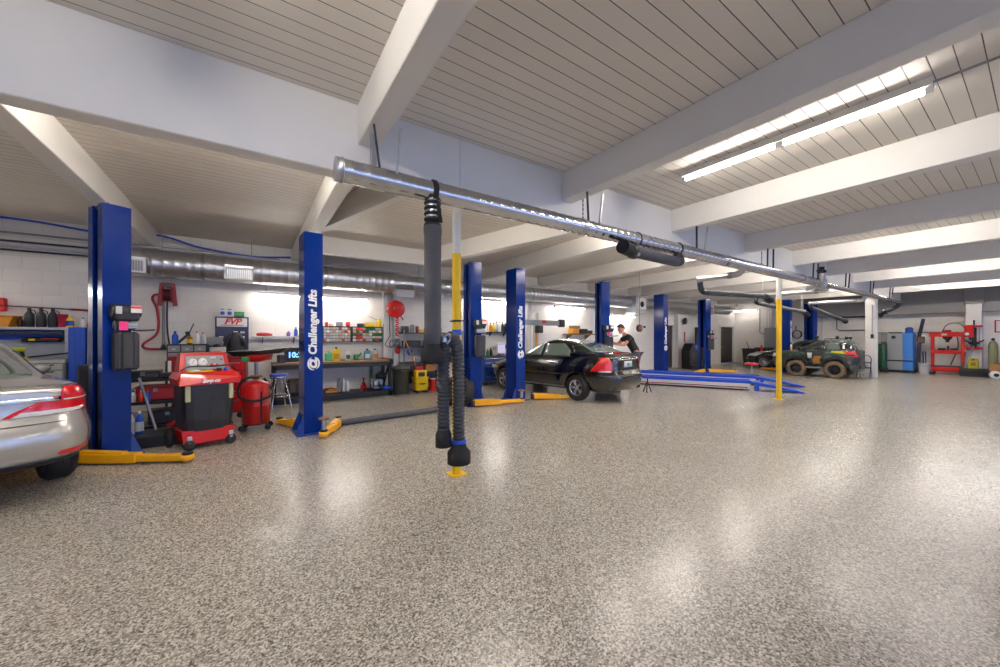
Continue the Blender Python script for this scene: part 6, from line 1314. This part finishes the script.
# wall mounted spring compressor
t = thing('spring_compressor', 'red wall-mounted spring compressor with two steel rods on the white pilaster', 'press', (25.2, 1.74, 1.1))
part('top_plate', B().box((0, 0, 1.0), (.3, .44, .08), 0, .015), RED, t); part('bottom_plate', B().box((0, 0, .08), (.3, .44, .1), 0, .015), RED, t)
for y in (-.14, .0, .14): part('guide_rod', B().cyl((0, y, .1), (0, y, 1.0), .022, n=10), STEEL if y else DSTEEL, t)
part('screw', B().cyl((0, 0, 1.0), (0, 0, 1.26), .025, n=10), DSTEEL, t); part('clamp_arm', B().bar((-.05, -.26, .42), (-.05, 0, .24), .06, .05, bev=.01).bar((-.05, 0, .24), (-.05, .26, .42), .06, .05, bev=.01), BLACK, t); part('yoke', B().box((0, 0, .3), (.2, .3, .1), 0, .02), BLACK, t); part('wall_mount', B().box((.13, 0, .5), (.1, .12, .9), 0, .01), DSTEEL, t)
t = thing('platform', 'long low black platform on the floor below the spring compressor', 'platform', (25.0, 1.6, 0)); part('deck', B().bb(-.25, -.55, .06, .25, .5, .34, .02), BLACK, t); part('skid', B().bb(-.22, -.5, 0, -.12, .45, .06, .005), DSTEEL, t); part('skid', B().bb(.12, -.5, 0, .22, .45, .06, .005), DSTEEL, t); part('rail', B().cyl((-.26, -.5, .26), (-.26, .4, .26), .02), DSTEEL, t)
t = thing('caddy', 'yellow caddy standing on the low black platform', 'caddy', (24.98, 1.74, .342)); part('body', B().prism([(-.14, 0), (.14, 0), (.11, .42), (-.11, .42)], lambda a, b: V(-.1, a, b), lambda a, b: V(.1, a, b)), mat('mustard', 'b8a81e', .5), t); part('handle_hole', B().box((-.102, 0, .36), (.01, .1, .05), 0, .01), BLACK, t); part('label', B().box((-.103, 0, .18), (.01, .12, .14)), mat('mustard_dark', '7d701a', .5), t)
def cylinder(x, y, r, h, m, label):
    t = thing('gas_cylinder', label, 'gas cylinder', (x, y, 0), 0); part('tank', B().lathe([(r*.9, 0), (r, .03), (r, h*.8), (r*.8, h*.88), (r*.35, h*.93), (r*.3, h*.94)], n=20), m, t); part('valve', B().lathe([(r*.2, h*.93), (r*.2, h*.97), (r*.3, h*.975), (r*.3, h)], n=12), STEEL, t); part('regulator', B().lathe([(.01, -.12), (.05, -.12), (.05, -.06)], (0, 0, h*.97), 12, 'X'), BLACK, t); return t
cylinder(25.3, 1.26, .13, 1.6, mat('cylinder_olive', '8b8f6a', .5), 'olive grey gas cylinder right of the white pilaster'); cylinder(25.35, .98, .12, 1.6, RED, 'red gas cylinder at the right edge, beside the olive one')
t = thing('carry_case', 'yellow and red case at the right edge in front of the red cylinder', 'case', (25.05, .8, 0)); part('body', B().box((0, 0, .58), (.2, .3, 1.16), 0, .03), mat('lime', 'c8d21e', .5), t); part('band', B().box((0, 0, 1.0), (.21, .31, .1), 0, .02), RED, t)
t = thing('cardboard_box', 'brown box at the right edge beside the gas cylinders', 'box', (24.75, 1.12, .0)); part('stand', B().box((0, 0, .14), (.36, .5, .28), 0, .01), BLACK, t); part('box', B().box((0, 0, .42), (.34, .42, .28), .05, .008), CARD, t)
t = thing('cable_roll', 'white and blue cable roll lying on the floor at the right edge', 'roll', (24.35, 1.16, .15), R(20)); part('roll', B().lathe([(.05, -.07), (.15, -.07), (.15, .07), (.05, .07)], n=22, axis='X'), WHITEP, t, 'white roll'); part('core', B().lathe([(.02, -.08), (.07, -.08), (.07, .08), (.02, .08)], n=18, axis='X'), BLACK, t); part('flange', B().lathe([(.05, .07), (.15, .07), (.15, .09), (.05, .09)], n=22, axis='X'), BPL, t)
t = thing('wall_sign', 'white sign with a red border on the end wall at the right edge', 'sign', (25.97, .92, 2.1)); part('plate', B().bb(-.012, -.34, -.26, .012, .34, .26), WHITEP, t)
fr = B()
for (y0, y1, z0, z1) in ((-.34, .34, .22, .26), (-.34, .34, -.26, -.22), (-.34, -.3, -.26, .26), (.3, .34, -.26, .26), (.08, .14, -.14, .14)): fr.bb(-.018, y0, z0, -.01, y1, z1)
part('red_border', fr, RED, t)
